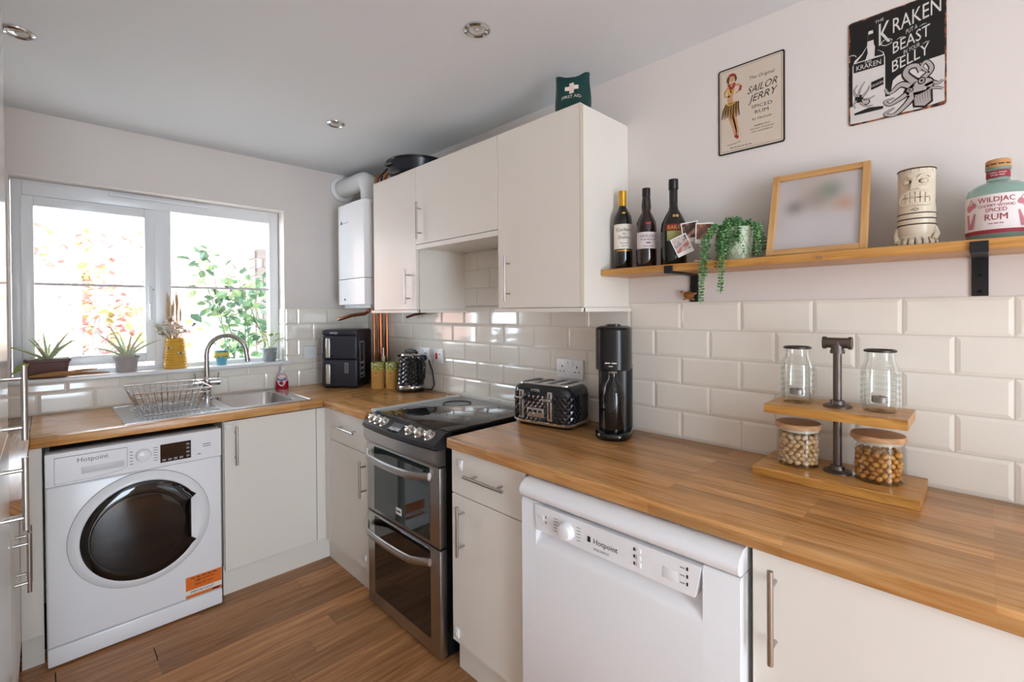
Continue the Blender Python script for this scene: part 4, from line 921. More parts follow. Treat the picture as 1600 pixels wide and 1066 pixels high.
g = G(); text(g, '#2', .009, (0, -.0895, .285), (1, 0, 0), (0, 0, 1)); text(g, '#1', .007, (0, -.0895, .274), (1, 0, 0), (0, 0, 1)); obj('lettering', g, PAPER, hd, world=False, smooth=0)
g = G(); g.lathe([(.013, 0), (.015, .012), (.017, .022)], 20, c=(0, -.035, .24)); obj('nozzle', g, mat('nozzle_cream', '#8f8577', .4), t, world=False)
g = G(); g.lathe([(.0, 0), (.036, 0), (.039, .01), (.039, .13), (.032, .165), (.016, .195), (.015, .215)], 28, c=(0, -.035, .03)); obj('water_bottle', g, mat('smoked_bottle', '#151212', .08, coat=.2), t, world=False, smooth=60)

# ================================================================== TWO-TIER STAND WITH JARS
PIPE = mat('pipe_iron', '#6b625c', .42, .85, bump=.08, bscale=60)
t = thing('pipe_stand', 'two-tier oak and iron pipe stand on the long worktop', 'stand', (-.13, -2.91, .91))
def board(x0, x1, y0, y1, z0, z1, seed):
    rnd = random.Random(seed); g = G(); n = 14; vs = []; fs = []
    for i in range(n+1):
        y = y0+(y1-y0)*i/n; e = rnd.uniform(-.003, .003)
        vs += [(x0+e, y, z0), (x0+e*1.4-.004, y, z1-.003), (x0+e*1.4, y, z1), (x1, y, z1), (x1, y, z0)]
    for i in range(n):
        for k in range(5): fs.append((i*5+k, i*5+(k+1) % 5, (i+1)*5+(k+1) % 5, (i+1)*5+k))
    fs += [tuple(range(5)), tuple(n*5+k for k in range(5))]; g.add(vs, fs); return g
obj('lower_board', board(-.232, -.028, -3.093, -2.722, .911, .937, 1), BOARDW, t)
obj('upper_board', board(-.218, -.040, -3.069, -2.748, 1.094, 1.119, 2), BOARDW, t)
g = G(); g.cyl((-.13, -2.91, .937), (-.13, -2.91, 1.094), .0105, n=16); g.cyl((-.13, -2.91, 1.119), (-.13, -2.91, 1.285), .0105, n=16); obj('iron_pipe', g, PIPE, t)
for z in (.937, 1.119):
    g = G(); g.lathe([(.034, 0), (.034, .004), (.031, .006), (.019, .008), (.017, .018), (.0105, .02)], 28, c=(-.13, -2.91, z)); fl = obj('pipe_flange', g, PIPE, t)
    for a in range(4):
        g = G(); g.ball((-.13+.026*math.cos(a*PI/2+.6), -2.91+.026*math.sin(a*PI/2+.6), z+.006), (.0035, .0035, .0025), 8, 4); obj('screw', g, PIPE, fl)
g = G(); g.cyl((-.13, -2.91, 1.272), (-.13, -2.91, 1.300), .0155, n=18); g.cyl((-.13, -2.878, 1.297), (-.13, -2.942, 1.297), .0145, n=18)
for yy in (-2.880, -2.940): g.cyl((-.13, yy-.004, 1.297), (-.13, yy+.004, 1.297), .0175, n=18)
g.cyl((-.13, -2.91, 1.268), (-.13, -2.91, 1.277), .0175, n=18); obj('tee_fitting', g, PIPE, t)
NUT1 = [mat('pistachio_shell', '#d9b68c', .5, var=.2, vscale=40), mat('pistachio_shell2', '#c9a273', .5, var=.2, vscale=40)]
NUT2 = [mat('peanut_gold', '#d79a45', .4, var=.2, vscale=40), mat('peanut_dark', '#b97a30', .4, var=.2, vscale=40)]
def nut_mesh(kind):
    g = G()
    if kind == 0: g.ball((0, 0, 0), (.0095, .0068, .0065), 10, 6); g.box(-.008, .009, -.0006, .0006, .0045, .0068)
    else: g.ball((0, 0, 0), (.0085, .0068, .0066), 10, 6)
    return g
nutme = [[mesh_of('pistachio_nut', nut_mesh(0), m_, 60) for m_ in NUT1], [mesh_of('peanut', nut_mesh(1), m_, 60) for m_ in NUT2]]
def jar(label, x, y, zb, r, ht, kind, fill):
    t = thing('storage_jar', label, 'jar', (x, y, zb))
    g = G(); g.lathe([(0, 0), (r-.004, .0), (r, .004), (r, ht), (r-.0015, ht)], 40); obj('glass', g, JARG, t, world=False)
    g = G(); g.lathe([(r-.004, ht-.006), (r-.0026, ht-.004), (r-.0026, ht+.002), (r-.004, ht+.002)], 40); obj('seal', g, mat('seal_clear', '#d8cdbd', .4), t, world=False)
    g = G(); g.lathe([(r-.003, ht+.001), (r+.004, ht+.003), (r+.005, ht+.012), (r+.002, ht+.017), (0, ht+.018)], 40); obj('wood_lid', g, LIDW, t, world=False, smooth=40)
    rnd = random.Random(kind+20); z = .0135; nm = ('pistachio_nut', 'peanut')[kind]; lay_ = 0
    lb = ('pistachio nut in the glass jar with wooden lid', 'golden peanut in the glass jar with wooden lid')[kind]; grp = ('pistachios in the jar', 'peanuts in the jar')[kind]
    while z < fill:
        top = z+.0118 >= fill
        rings = [(r-.0105, 15)] + ([(r-.027, 9), (r-.043, 3)] if top else [])
        for rad, n in rings:
            for k in range(n):
                a = 2*PI*(k+.5*(lay_ % 2)+rnd.uniform(-.12, .12))/n; o = bpy.data.objects.new(nm, rnd.choice(nutme[kind])); COL.objects.link(o)
                rad2 = rad-rnd.uniform(0, .002); o.location = (x+rad2*math.cos(a), y+rad2*math.sin(a), zb+z+rnd.uniform(-.0015, .0015)+(.004*rnd.random() if top else 0))
                o.rotation_euler = (rnd.uniform(-.9, .9), rnd.uniform(-.9, .9), a+PI/2+rnd.uniform(-.7, .7)); tag(o, lb, 'nut', grp)
        z += .0118; lay_ += 1
    g = G(); g.lathe([(0, .008), (r-.018, .008), (r-.018, fill-.012), (0, fill-.008)], 24); o = obj('nut_filling', g, (NUT1, NUT2)[kind][1], t, world=False); o['kind'] = 'stuff'
jar('glass storage jar of pistachios with wooden lid on lower board', -.125, -2.812, .937, .055, .106, 0, .088)
jar('glass storage jar of golden peanuts with wooden lid on lower board', -.128, -3.0, .937, .056, .106, 1, .084)
BG_ = glass_pane('bottle_glass', .16, (.97, .99, .98))
def lantern(label, x, y):
    t = thing('glass_lantern', label, 'candle jar', (x, y, 1.119), 0, 'glass candle jars on the upper board')
    pr_ = [(.036, 0), (.0405, .005), (.042, .02), (.042, .105), (.038, .122), (.0325, .136), (.032, .155), (.0335, .160)]
    g = G(); g.lathe([(0, 0)]+pr_, 36); g.lathe([(0, .0225), (.039, .022)], 36); obj('glass', g, BG_, t, world=False, smooth=60)
    g = G()
    for k in range(5):
        rz = .03+k*.016; g.lathe([(.0421, rz), (.0432, rz+.003), (.0421, rz+.006)], 36)
    obj('embossed_rings', g, BG_, t, world=False)
    g = G(); g.lathe([(.0325, .157), (.0355, .158), (.036, .1625), (.0325, .164), (.031, .16)], 32); obj('wire_rim', g, mat('rim_iron', '#4c4743', .4, .8), t, world=False)
    c_ = thing('tealight', 'tealight candle inside the glass jar '+label.split('board ')[1], 'candle', (x, y, 1.1425))
    g = G(); g.lathe([(0, 0), (.019, 0), (.0195, .014), (.0188, .014), (.0185, .003)], 24); obj('metal_cup', g, mat('tea_cup_metal', '#8d8683', .35, .9), c_, world=False)
    g = G(); g.lathe([(0, .003), (.018, .003), (.018, .011), (0, .0115)], 24); obj('wax', g, mat('pink_wax', '#c98a92', .5), c_, world=False)
    g = G(); g.cyl((0, 0, .011), (0, 0, .018), .0008, n=6); obj('wick', g, INK, c_, world=False)
lantern('clear glass candle jar on the upper board above the pistachios', -.125, -2.81)
lantern('clear glass candle jar on the upper board above the peanuts', -.118, -3.003)

# ================================================================== SHELF AND ITS THINGS
SZT = 1.547
g = G(); g.box(-.2, -.001, -4.0, -2.1735, 1.523, SZT, .003, 2); sh_ = obj('wall_shelf', g, SHELFW); tag(sh_, 'long oak wall shelf beside the wall cabinet', 'shelf')
IRON = mat('black_iron', '#17161a', .5)
for lab, yb in (('black iron shelf bracket behind the trailing plant', -2.447), ('black iron shelf bracket under the rum bottle', -3.191)):
    t = thing('shelf_bracket', lab, 'bracket', (0, yb, 1.52), 0, 'iron shelf brackets'); w = .0155
    g = G(); g.box(-.006, -.0005, -w, w, -.098, .002, .001, 1); wp = obj('wall_plate', g, IRON, t, world=False)
    g = G(); g.box(-.203, -.0005, -w, w, -.003, .0025, .001, 1); obj('arm', g, IRON, t, world=False)
    g = G(); g.box(-.206, -.2005, -w, w, -.003, .022, .001, 1); obj('lip', g, IRON, t, world=False)
    for z in (-.045, -.086):
        g = G(); g.lathe([(.004, 0), (.003, .002), (0, .002)], 10); g.xf(Matrix.Translation((-.006, 0, z)) @ Matrix.Rotation(-PI/2, 4, 'Y')); obj('screw', g, mat('screw_dark', '#2a2a2e', .4, .8), wp, world=False)
def wrap(x, y, r, a0):
    return lambda a, b: (r*math.cos(a0-a/r), r*math.sin(a0-a/r), b)
VIEW = math.radians(180+40)
def bottle(name, label, x, y, prof, parts, glassm):
    t = thing(name, label, 'bottle', (x, y, SZT)); g = G(); g.lathe(prof, 36); obj('glass', g, glassm, t, world=False, smooth=50)
    for nm, pr_, m_ in parts:
        g = G(); g.lathe(pr_, 36); obj(nm, g, m_, t, world=False, smooth=50)
    return t
def blabel(t, r, z0, z1, ang, wid, m_, nm='paper_label', lines=(), a0=None, ink=INK, border=None):
    g = G(); a0 = a0 if a0 is not None else VIEW; n = 16; vs = []; fs = []
    for i in range(n+1):
        a = a0+wid*(i/n-.5)
        for z in (z0, z1): vs.append(((r+.0008)*math.cos(a), (r+.0008)*math.sin(a), z))
    for i in range(n): fs.append((2*i, 2*i+2, 2*i+3, 2*i+1))
    g.add(vs, fs); lb = obj(nm, g, m_, t, world=False, smooth=60)
    if lines:
        g = G()
        for ln in lines:
            s_, sz, zz = ln[:3]; sx = ln[3] if len(ln) > 3 else 1; f = wrap(0, 0, r+.0014, a0); text(g, s_, sz, None, None, None, sx=sx, fn=lambda a, b, zz=zz: f(-a, zz+b))
        obj('lettering', g, ink, lb, world=False, smooth=0)
    return lb
DG = mat('dark_wine_glass', '#0d0a09', .05, coat=.5); BRG = mat('brown_port_glass', '#24130b', .05, coat=.5)
GOLD = mat('gold_foil', '#c99a2e', .35, .6); CREAML = mat('label_cream', '#e6dccf', .6)
t = bottle('wine_bottle', 'red wine bottle with gold capsule and cream label on shelf', -.115, -2.216, [(0, 0), (.034, 0), (.036, .004), (.036, .185), (.033, .205), (.022, .225), (.0145, .24), (.0135, .30), (.0135, .302), (0, .302)], [('capsule', [(.0145, .245), (.015, .25), (.015, .29), (.0155, .292), (.0155, .303), (.0, .304)], GOLD)], DG)
blabel(t, .036, .078, .172, 0, 2.5, CREAML, lines=(('Casillero', .017, .145), ('del', .011, .132), ('Diablo', .017, .116), ('#3', .0045, .098), ('#2', .0045, .088)))
blabel(t, .036, .069, .074, 0, 1.6, GOLD, 'gold_strip'); 
g = G(); g.lathe([(.006, 0), (.006, .002), (0, .002)], 16); g.xf(Matrix.Rotation(VIEW, 4, 'Z') @ Matrix.Translation((.0265, 0, .213)) @ Matrix.Rotation(PI/2, 4, 'Y')); obj('gold_seal', g, GOLD, t, world=False)
t = bottle('port_bottle', 'brown port bottle with white label on shelf', -.125, -2.322, [(0, 0), (.034, 0), (.036, .004), (.036, .15), (.034, .168), (.024, .19), (.0155, .205), (.0175, .225), (.0145, .262), (.0135, .285), (0, .285)], [('capsule', [(.0145, .262), (.0148, .264), (.0148, .292), (0, .293)], mat('capsule_brown', '#1a1310', .4))], BRG)
blabel(t, .036, .068, .128, 0, 2.6, mat('label_pinkwhite', '#dccfcd', .6), lines=(("TAYLOR'S", .0145, .108), ('#5', .005, .099), ('#1', .008, .086), ('#4', .004, .075)))
blabel(t, .0345, .150, .163, 0, .5, mat('crest_red', '#b3243a', .5), 'red_crest')
t = bottle('cream_liqueur_bottle', 'squat dark cream liqueur bottle behind the instant photos on shelf', -.118, -2.424, [(0, 0), (.041, 0), (.044, .005), (.044, .125), (.041, .15), (.030, .175), (.017, .198), (.0145, .21), (.0145, .29), (0, .29)], [('cap', [(.015, .268), (.0165, .27), (.0165, .305), (0, .306)], BLACK)], DG)
blabel(t, .044, .120, .142, 0, 1.7, mat('label_brickred', '#8e2a22', .5), 'red_arch', lines=(('BAILEYS', .018, .125),), ink=mat('gold_ink', '#e0b25a', .4, .5))
blabel(t, .044, .085, .119, 0, 1.5, mat('label_green', '#a9a86a', .6), 'picture_label')
g = G(); f_ = wrap(0, 0, .0325, VIEW); text(g, 'BB', .020, None, None, None, fn=lambda a, b: (lambda q: (q[0], q[1], q[2]))(f_(-a, .163+b))); obj('gold_monogram', g, MATS['gold_ink'], t, world=False, smooth=0)
# instant photos and their holder
cardm = mat('photo_card', '#e8e3df', .4)
def photo_mat(nm, cols):
    m = bpy.data.materials.new(nm); m.use_nodes = True; nt = m.node_tree; b = nt.nodes['Principled BSDF']; b.inputs['Roughness'].default_value = .3; tc = nt.nodes.new('ShaderNodeTexCoord'); n = nt.nodes.new('ShaderNodeTexNoise'); n.inputs['Scale'].default_value = 38; n.inputs['Detail'].default_value = 2; nt.links.new(tc.outputs['Object'], n.inputs['Vector']); cr = nt.nodes.new('ShaderNodeValToRGB'); e = cr.color_ramp.elements
    e[0].position = .32; e[0].color = srgb(cols[0]); e[1].position = .68; e[1].color = srgb(cols[-1])
    for i, c in enumerate(cols[1:-1]): e.new(.32+.36*(i+1)/(len(cols)-1)).color = srgb(c)
    nt.links.new(n.outputs['Fac'], cr.inputs[0]); nt.links.new(cr.outputs[0], b.inputs['Base Color']); return m
for lab, c, rot, cols in (('instant photo with dark picture, upper left of three', (-.166, -2.507, 1.653), -.14, ('#1c1512', '#4a2a1e', '#c79a82')), ('instant photo with brown picture, upright beside the plant pot', (-.172, -2.556, 1.642), .03, ('#2a1a12', '#7a4a30', '#b98a6a')), ('instant photo with pale picture, tilted in front of the others', (-.186, -2.487, 1.608), -.42, ('#2b2b30', '#c9b9b4', '#a5604a'))):
    t = thing('instant_photo', lab, 'photograph', c, 0, 'instant photos on the shelf'); R_ = Matrix.Rotation(math.radians(25), 4, 'Z') @ Matrix.Rotation(rot, 4, 'X')
    g = G(); g.box(-.0006, .0006, -.027, .027, -.033, .033); g.xf(R_); obj('card', g, cardm, t, world=False)
    g = G(); g.box(-.001, -.0006, -.0235, .0235, -.020, .029); g.xf(R_); obj('picture', g, photo_mat('print_'+lab[-6:], cols), t, world=False)
t = thing('photo_holder', 'small red-based wire holder for instant photos on shelf', 'photo holder', (-.160, -2.548, SZT))
g = G(); g.box(-.018, .018, -.022, .022, 0, .012, .003); obj('base', g, mat('holder_red', '#b8262c', .4), t, world=False)
g = G(); g.box(-.0185, .0185, -.0225, .0225, .004, .008); obj('white_band', g, PAPER, t, world=False)
g = G()
for a, b in ((.012, .09), (-.012, .09), (.0, .055)): g.tube([(0, a*.3, .012), (0, a, .05), (-.004-(.01 if b < .06 else 0), a*2, b)], .0009, 6)
obj('wire', g, STEEL, t, world=False)
# trailing plant
t = thing('trailing_plant', 'trailing succulent in a scalloped green pot on shelf', 'potted plant', (-.125, -2.645, SZT))
POT = mat('pot_sage', '#b9c2a6', .3)
g = G(); g.lathe([(0, 0), (.036, 0), (.040, .004), (.045, .10), (.0455, .104), (.042, .104), (.037, .01), (0, .008)], 32); pot = obj('pot', g, POT, t, world=False)
g = G()
for i in range(5):
    for j in range(14):
        a = 2*PI*(j+.5*(i % 2))/14; z = .012+i*.019; r_ = .0400+.005*z/.1+.0006
        pts = [((r_)*math.cos(a+da*.2), r_*math.sin(a+da*.2), z+dz) for da, dz in ((-1, .014), (-.6, .004), (0, 0), (.6, .004), (1, .014))]; g.tube(pts, .0008, 5)
obj('scallop_lines', g, mat('pot_line', '#8f9a7c', .4), pot, world=False)
g = G(); g.lathe([(0, .095), (.043, .095)], 24); obj('soil', g, mat('soil', '#3a2a20', .9), t, world=False)
rnd = random.Random(21); g = G(); gs = G()
def strand(P_, step=.0085):
    pts = [Vector(p) for p in P_]; gs.tube(pts, .0011, 5)
    for a, b in zip(pts, pts[1:]):
        n = max(1, int((b-a).length/step))
        for k in range(n):
            c = a.lerp(b, k/n); ang_ = rnd.uniform(0, 6.28)
            for m_ in range(3):
                an = ang_+m_*2.1; d = Vector((math.cos(an), math.sin(an), rnd.uniform(-.2, .5)))*.0062; st_ = len(g.v); g.ball((0, 0, 0), (.0056, .0032, .0032), 6, 4, rnd.choice((0, 0, 1)))
                g.xf(Matrix.Translation(c+d) @ d.to_track_quat('X', 'Z').to_matrix().to_4x4(), st_)
for i in range(26):
    a = rnd.uniform(-1.9, 2.9) if i < 21 else rnd.uniform(3.0, 4.2); r_ = rnd.uniform(.03, .062); z0 = .10; strand([(.01*math.cos(a), .01*math.sin(a), z0), (r_*.6*math.cos(a), r_*.6*math.sin(a), z0+rnd.uniform(.01, .035)), (r_*math.cos(a), r_*math.sin(a), z0+rnd.uniform(-.035, .012)), (r_*1.08*math.cos(a), r_*1.08*math.sin(a), z0-rnd.uniform(.03, .085))])
for (y_, zend, xo) in ((.075, -.135, -.088), (.068, -.06, -.075), (.012, -.105, -.088), (.03, -.03, -.07), (-.066, .002, -.03), (-.072, .02, .0)):
    strand([(-.01, y_*.3, .10), (xo*.55, y_*.75, .115), (xo*.9, y_, .07), (xo, y_+.004, .0), (xo-.002, y_+.006, zend*.5-.005), (xo, y_+.01, zend)] if zend < 0 else [(-.01, y_*.3, .10), (xo*.6, y_*.8, .11), (xo, y_, .06), (xo, y_*1.03, zend)])
LG = [mat('succulent_green', '#4f7f4a', .45), mat('succulent_pale', '#79a566', .45)]
gs.m = [0]*len(gs.f); o = obj('stems', gs, LG[0], t, world=False); o = obj('foliage', g, LG, t, world=False, smooth=60); o['kind'] = 'stuff'
# picture frame with blurred photo
t = thing('picture_frame', 'square oak picture frame with a blurred photo leaning on wall', 'picture frame', (-.148, -2.858, SZT))
t.rotation_euler = (0, math.radians(20.5), math.radians(3))
fw, fh, fb = .122, .272, .018
g = G(); g.box(-.014, .006, -fw, -fw+fb, 0, fh, .0015, 1); obj('side_rail', g, FRAMEW, t, world=False); g = G(); g.box(-.014, .006, fw-fb, fw, 0, fh, .0015, 1); obj('side_rail', g, FRAMEW, t, world=False)
FY_ = wood('frame_oak_y', '#c08c50', '#dcae74', 'Y', 1.6, .45)
g = G(); g.box(-.014, .006, -fw+fb, fw-fb, 0, fb, .0015, 1); obj('cross_rail', g, FY_, t, world=False); g = G(); g.box(-.014, .006, -fw+fb, fw-fb, fh-fb, fh, .0015, 1); obj('cross_rail', g, FY_, t, world=False)
m = bpy.data.materials.new('blurred_photo'); m.use_nodes = True; nt = m.node_tree; b = nt.nodes['Principled BSDF']; b.inputs['Roughness'].default_value = .25
tc = nt.nodes.new('ShaderNodeTexCoord'); col_prev = None
base = nt.nodes.new('ShaderNodeRGB'); base.outputs[0].default_value = srgb('#cfc6c4'); col_prev = base.outputs[0]
for (cy, cz, rad, colr, stn) in ((.0, .19, .10, '#b9a898', .9), (.055, .155, .045, '#8f867e', .9), (-.03, .20, .05, '#8b9684', .9), (-.065, .15, .045, '#c99a78', .8), (.005, .175, .05, '#a99a92', .8), (.03, .09, .08, '#d6cfd0', .7), (-.045, .10, .06, '#d2cac9', .6)):
    mp = nt.nodes.new('ShaderNodeVectorMath'); mp.operation = 'DISTANCE'; nt.links.new(tc.outputs['Object'], mp.inputs[0]); mp.inputs[1].default_value = (-.004, cy, cz)
    mr = nt.nodes.new('ShaderNodeMapRange'); mr.interpolation_type = 'SMOOTHSTEP'; mr.inputs['From Min'].default_value = rad; mr.inputs['From Max'].default_value = 0; mr.inputs['To Max'].default_value = stn; nt.links.new(mp.outputs['Value'], mr.inputs['Value'])
    mx = nt.nodes.new('ShaderNodeMix'); mx.data_type = 'RGBA'; mx.inputs['B'].default_value = srgb(colr); nt.links.new(mr.outputs[0], mx.inputs['Factor']); nt.links.new(col_prev, mx.inputs['A']); col_prev = mx.outputs['Result']
nt.links.new(col_prev, b.inputs['Base Color'])
g = G(); g.box(-.005, -.001, -fw+fb-.004, fw-fb+.004, fb-.004, fh-fb+.004); obj('photo', g, m, t, world=False)
g = G(); g.box(-.0085, -.0065, -fw+fb-.002, fw-fb+.002, fb-.002, fh-fb+.002); obj('glass', g, PANE, t, world=False)
# tiki mug
TK = mat('tiki_cream', '#dccdb4', .3, var=.1, vscale=30); TD = mat('tiki_dark', '#3a2c22', .6)
t = thing('tiki_mug', 'cream carved tiki mug with grimacing face on shelf', 'mug', (-.095, -3.075, SZT), 0)
g = G(); g.lathe([(0, .03), (.036, .03), (.038, .035), (.0385, .10), (.0365, .115), (.0375, .13), (.0378, .196), (.0365, .203), (.033, .203), (.031, .05), (0, .045)], 40); body = obj('body', g, TK, t, world=False, smooth=45)
g = G()
for z in (.058, .072, .086, .199): gb = G(); gb.lathe([(.0382, -.0016), (.0395, 0), (.0382, .0016)], 40, c=(0, 0, z)); obj('carved_band', gb, TD, t, world=False)
for i in range(15):
    a = 2*PI*i/15; g.cyl((.0372*math.cos(a), .0372*math.sin(a), .188), (.0374*math.cos(a), .0374*math.sin(a), .200), .0006, n=5)
o = obj('carved_lines', g, TD, t, world=False); o['kind'] = 'stuff'
def ontiki(a, z, r=.0385): return (r*math.cos(PI+a/r), r*math.sin(PI+a/r), z)
def relief(g, pts, rad, mi=0, r=.0385, closed=False): g.tube([ontiki(a, z, r) for a, z in pts], rad, 8, mi, closed=closed)
g = G()   # brows, eye rims, nose, lips
n = 20
for s_ in (-1, 1):
    relief(g, [(s_*.016+.0115*math.cos(2*PI*i/n), .165+.0088*math.sin(2*PI*i/n)+s_*0*.1) for i in range(n)], .0024, closed=True)
    relief(g, [(s_*.004, .171), (s_*.012, .180), (s_*.024, .182), (s_*.032, .176)], .0034)
relief(g, [(.033*math.cos(2*PI*i/28), .126+(.021+.004*math.cos(4*PI*i/28))*math.sin(2*PI*i/28)-.008*math.cos(2*PI*i/28)**2) for i in range(28)], .0046, closed=True)
g.prism([(-.0085, .146), (.0085, .146), (.0035, .176), (-.0035, .176)], .036, .0465, lambda a, b, h: (-h+(b-.146)*.18, a, b)); obj('face_relief', g, TK, t, world=False, smooth=60)
g = G()
for s_ in (-1, 1): q = ontiki(s_*.016, .165, .0372); g.ball(q, (.0045, .0085, .0065), 12, 8)
for i in range(6):
    for z in (.1325, .1165):
        a = -.0235+i*.0094; q = ontiki(a, z, .0385); st_ = len(g.v); g.box(-.003, .003, -.0042, .0042, -.0072, .0072, .001, 1); g.xf(Matrix.Translation(q) @ Matrix.Rotation(a/.0385, 4, 'Z'), st_)
obj('eyes_and_teeth', g, TK, t, world=False)
g = G()
vs = [ontiki(.031*math.cos(2*PI*i/28), .1245+.0195*math.sin(2*PI*i/28), .0391) for i in range(28)]; g.add(vs, [tuple(range(28))])
for s_ in (-1, 1): vs = [ontiki(s_*.016+.0105*math.cos(2*PI*i/n), .165+.0078*math.sin(2*PI*i/n), .0389) for i in range(n)]; g.add(vs, [tuple(range(n))])
relief(g, [(-.008, .094), (0, .0985), (.008, .095), (.002, .0915), (-.004, .094)], .0007, r=.0390)
obj('face_hollows', g, TD, t, world=False, smooth=0)
g = G(); g.lathe([(0, 0), (.038, 0), (.041, .006), (.039, .022), (.036, .032)], 36)
for i in range(8):
    a = PI+(-1.15+i*.33); g.ball((.040*math.cos(a), .040*math.sin(a), .010), (.008, .008, .010), 10, 6)
for s_ in (-1, 1): g.tube([(-.01, s_*.036, .05), (-.012, s_*.040, .032), (-.03, s_*.036, .016)], [.005, .007, .006], 8)
obj('feet_and_hands', g, TK, t, world=False, smooth=60)
g = G()
for i in range(9):
    a = PI+(-1.3+i*.33); g.tube([(.0405*math.cos(a), .0405*math.sin(a), .024), (.0462*math.cos(a), .0462*math.sin(a), .010), (.0405*math.cos(a), .0405*math.sin(a), .001)], .0008, 5)
obj('toe_lines', g, TD, t, world=False)
# rum bottle
t = thing('rum_bottle', 'squat pale green spiced rum bottle with cork on shelf end', 'bottle', (-.095, -3.222, SZT)); t.scale = (.93, .93, 1)
RG = mat('green_tint_glass', '#b4d4c6', .06, coat=.2, trans=.6)
g = G(); g.lathe([(0, 0), (.056, 0), (.060, .005), (.060, .108), (.056, .124), (.040, .136), (.024, .140), (.021, .146), (.021, .166), (.024, .168), (.024, .174), (.0, .174)], 44); obj('glass', g, RG, t, world=False, smooth=50)
g = G(); g.lathe([(0, .002), (.057, .002), (.0585, .012), (.0585, .016), (0, .016)], 40); obj('rum_fill', g, mat('rum_dark', '#2a120c', .1), t, world=False)
g = G(); g.lathe([(.0215, .150), (.0222, .151), (.0222, .165), (.0215, .166)], 30); ns = obj('neck_strip', g, mat('neck_red', '#9c2336', .5), t, world=False)
g = G(); g.lathe([(0, .172), (.022, .172), (.0235, .175), (.0235, .190), (.021, .193), (0, .193)], 32); ck = obj('cork_stopper', g, mat('cork_tan', '#c9955e', .7, bump=.1), t, world=False)
rv = math.radians(180-4)
g = G(); f_ = wrap(0, 0, .0240, rv); text(g, '#4', .006, None, None, None, fn=lambda a, b: f_(-a, .179+b)); obj('lettering', g, INK, ck, world=False, smooth=0)
g = G(); f2 = wrap(0, 0, .0226, rv); text(g, 'CHERRY WOOD', .0048, None, None, None, fn=lambda a, b: f2(-a, .1592+b)); text(g, 'SPICED RUM', .0048, None, None, None, fn=lambda a, b: f2(-a, .1535+b)); obj('lettering', g, PAPER, ns, world=False, smooth=0)
REDI = mat('label_red_ink', '#a02c40', .6)
lb = blabel(t, .060, .016, .106, 0, 2.9, mat('rum_label', '#eadfdb', .6), lines=(('WILDJAC', .0165, .088), ('CHERRY WOOD', .0092, .0765), ('SPICED', .0125, .065), ('RUM', .021, .046), ('#3', .004, .037)), a0=rv, ink=REDI)
lb2 = blabel(t, .0602, .016, .025, 0, 2.9, REDI, 'red_band', a0=rv)
g = G(); f_ = wrap(0, 0, .0616, rv)
for s_ in (-1, 1):
    for (a, z, r_) in ((.046, .085, .007), (.058, .080, .008)):
        g.add([f_(s_*a+r_*math.cos(2*PI*i/14), z+r_*math.sin(2*PI*i/14)) for i in range(14)], [tuple(range(14))])
    g.tube([f_(s_*.046, .092), f_(s_*.052, .100), f_(s_*.058, .088)], .0006, 5); g.add([f_(s_*a, z) for a, z in ((.040, .066), (.066, .066), (.062, .030), (.046, .030))], [(0, 1, 2, 3)])
o = obj('cherry_print', g, mat('cherry_pink', '#c77884', .6), lb, world=False, smooth=0); o['kind'] = 'stuff'
# turtle ornament
t = thing('turtle_ornament', 'small brown turtle ornament hanging on the shelf bracket', 'ornament', (-.016, -2.432, 1.447))
g = G(); g.ball((0, 0, 0), (.006, .021, .014), 14, 8); obj('shell', g, mat('shell_brown', '#8a5a2c', .4, var=.4, vscale=60), t, world=False)
g = G(); g.ball((-.001, .024, .012), (.005, .009, .0055), 10, 6); g.tube([(0, .014, .004), (-.001, .022, .011)], .0035, 6)
for dy_, dz_ in ((.012, -.012), (-.012, -.013), (-.018, .004)): g.ball((-.002, dy_*1.25, dz_*1.2), (.003, .008, .004), 8, 5)
obj('head_and_flippers', g, mat('turtle_tan', '#a9743c', .5), t, world=False)
g = G(); g.tube([(0, 0, .012), (.004, -.004, .04), (.006, -.006, .07)], .0007, 5); obj('hanging_cord', g, INK, t, world=False)
g = G(); g.lathe([(.0045, 0), (.0045, .006), (.003, .010), (0, .010)], 12); g.xf(Matrix.Translation((-.2, -2.885, 1.532)) @ Matrix.Rotation(-PI/2, 4, 'Y')); o = obj('shelf_hook', g, STEEL); tag(o, 'tiny steel screw hook in the shelf front edge', 'hook')

# ================================================================== METAL SIGNS
def sign_fn(yc, zc, off=0): return lambda a, b: (-.0035-off, yc-a, zc+b)
u_, v_ = (0, -1, 0), (0, 0, 1)
def flat(g, pts, fn, mi=0): g.add([fn(a, b) for a, b in pts], [tuple(range(len(pts)))], mi)
def strip(g, pts, w, fn, mi=0):
    """flat ribbon of varying width along pts (a,b)"""
    W_ = w if isinstance(w, (list, tuple)) else [w]*len(pts); L_ = []; R_ = []
    for i, p in enumerate(pts):
        q0 = Vector(pts[max(i-1, 0)]); q1 = Vector(pts[min(i+1, len(pts)-1)]); d = (q1-q0).normalized(); nn = Vector((-d.y, d.x)); L_.append(tuple(Vector(p)+nn*W_[i]/2)); R_.append(tuple(Vector(p)-nn*W_[i]/2))
    for i in range(len(pts)-1): g.add([fn(*L_[i]), fn(*L_[i+1]), fn(*R_[i+1]), fn(*R_[i])], [(0, 1, 2, 3)], mi)
def disc(cx_, cy_, rx, ry=None, n=18, rot=0): ry = ry or rx; return [(cx_+rx*math.cos(2*PI*i/n)*math.cos(rot)-ry*math.sin(2*PI*i/n)*math.sin(rot), cy_+rx*math.cos(2*PI*i/n)*math.sin(rot)+ry*math.sin(2*PI*i/n)*math.cos(rot)) for i in range(n)]
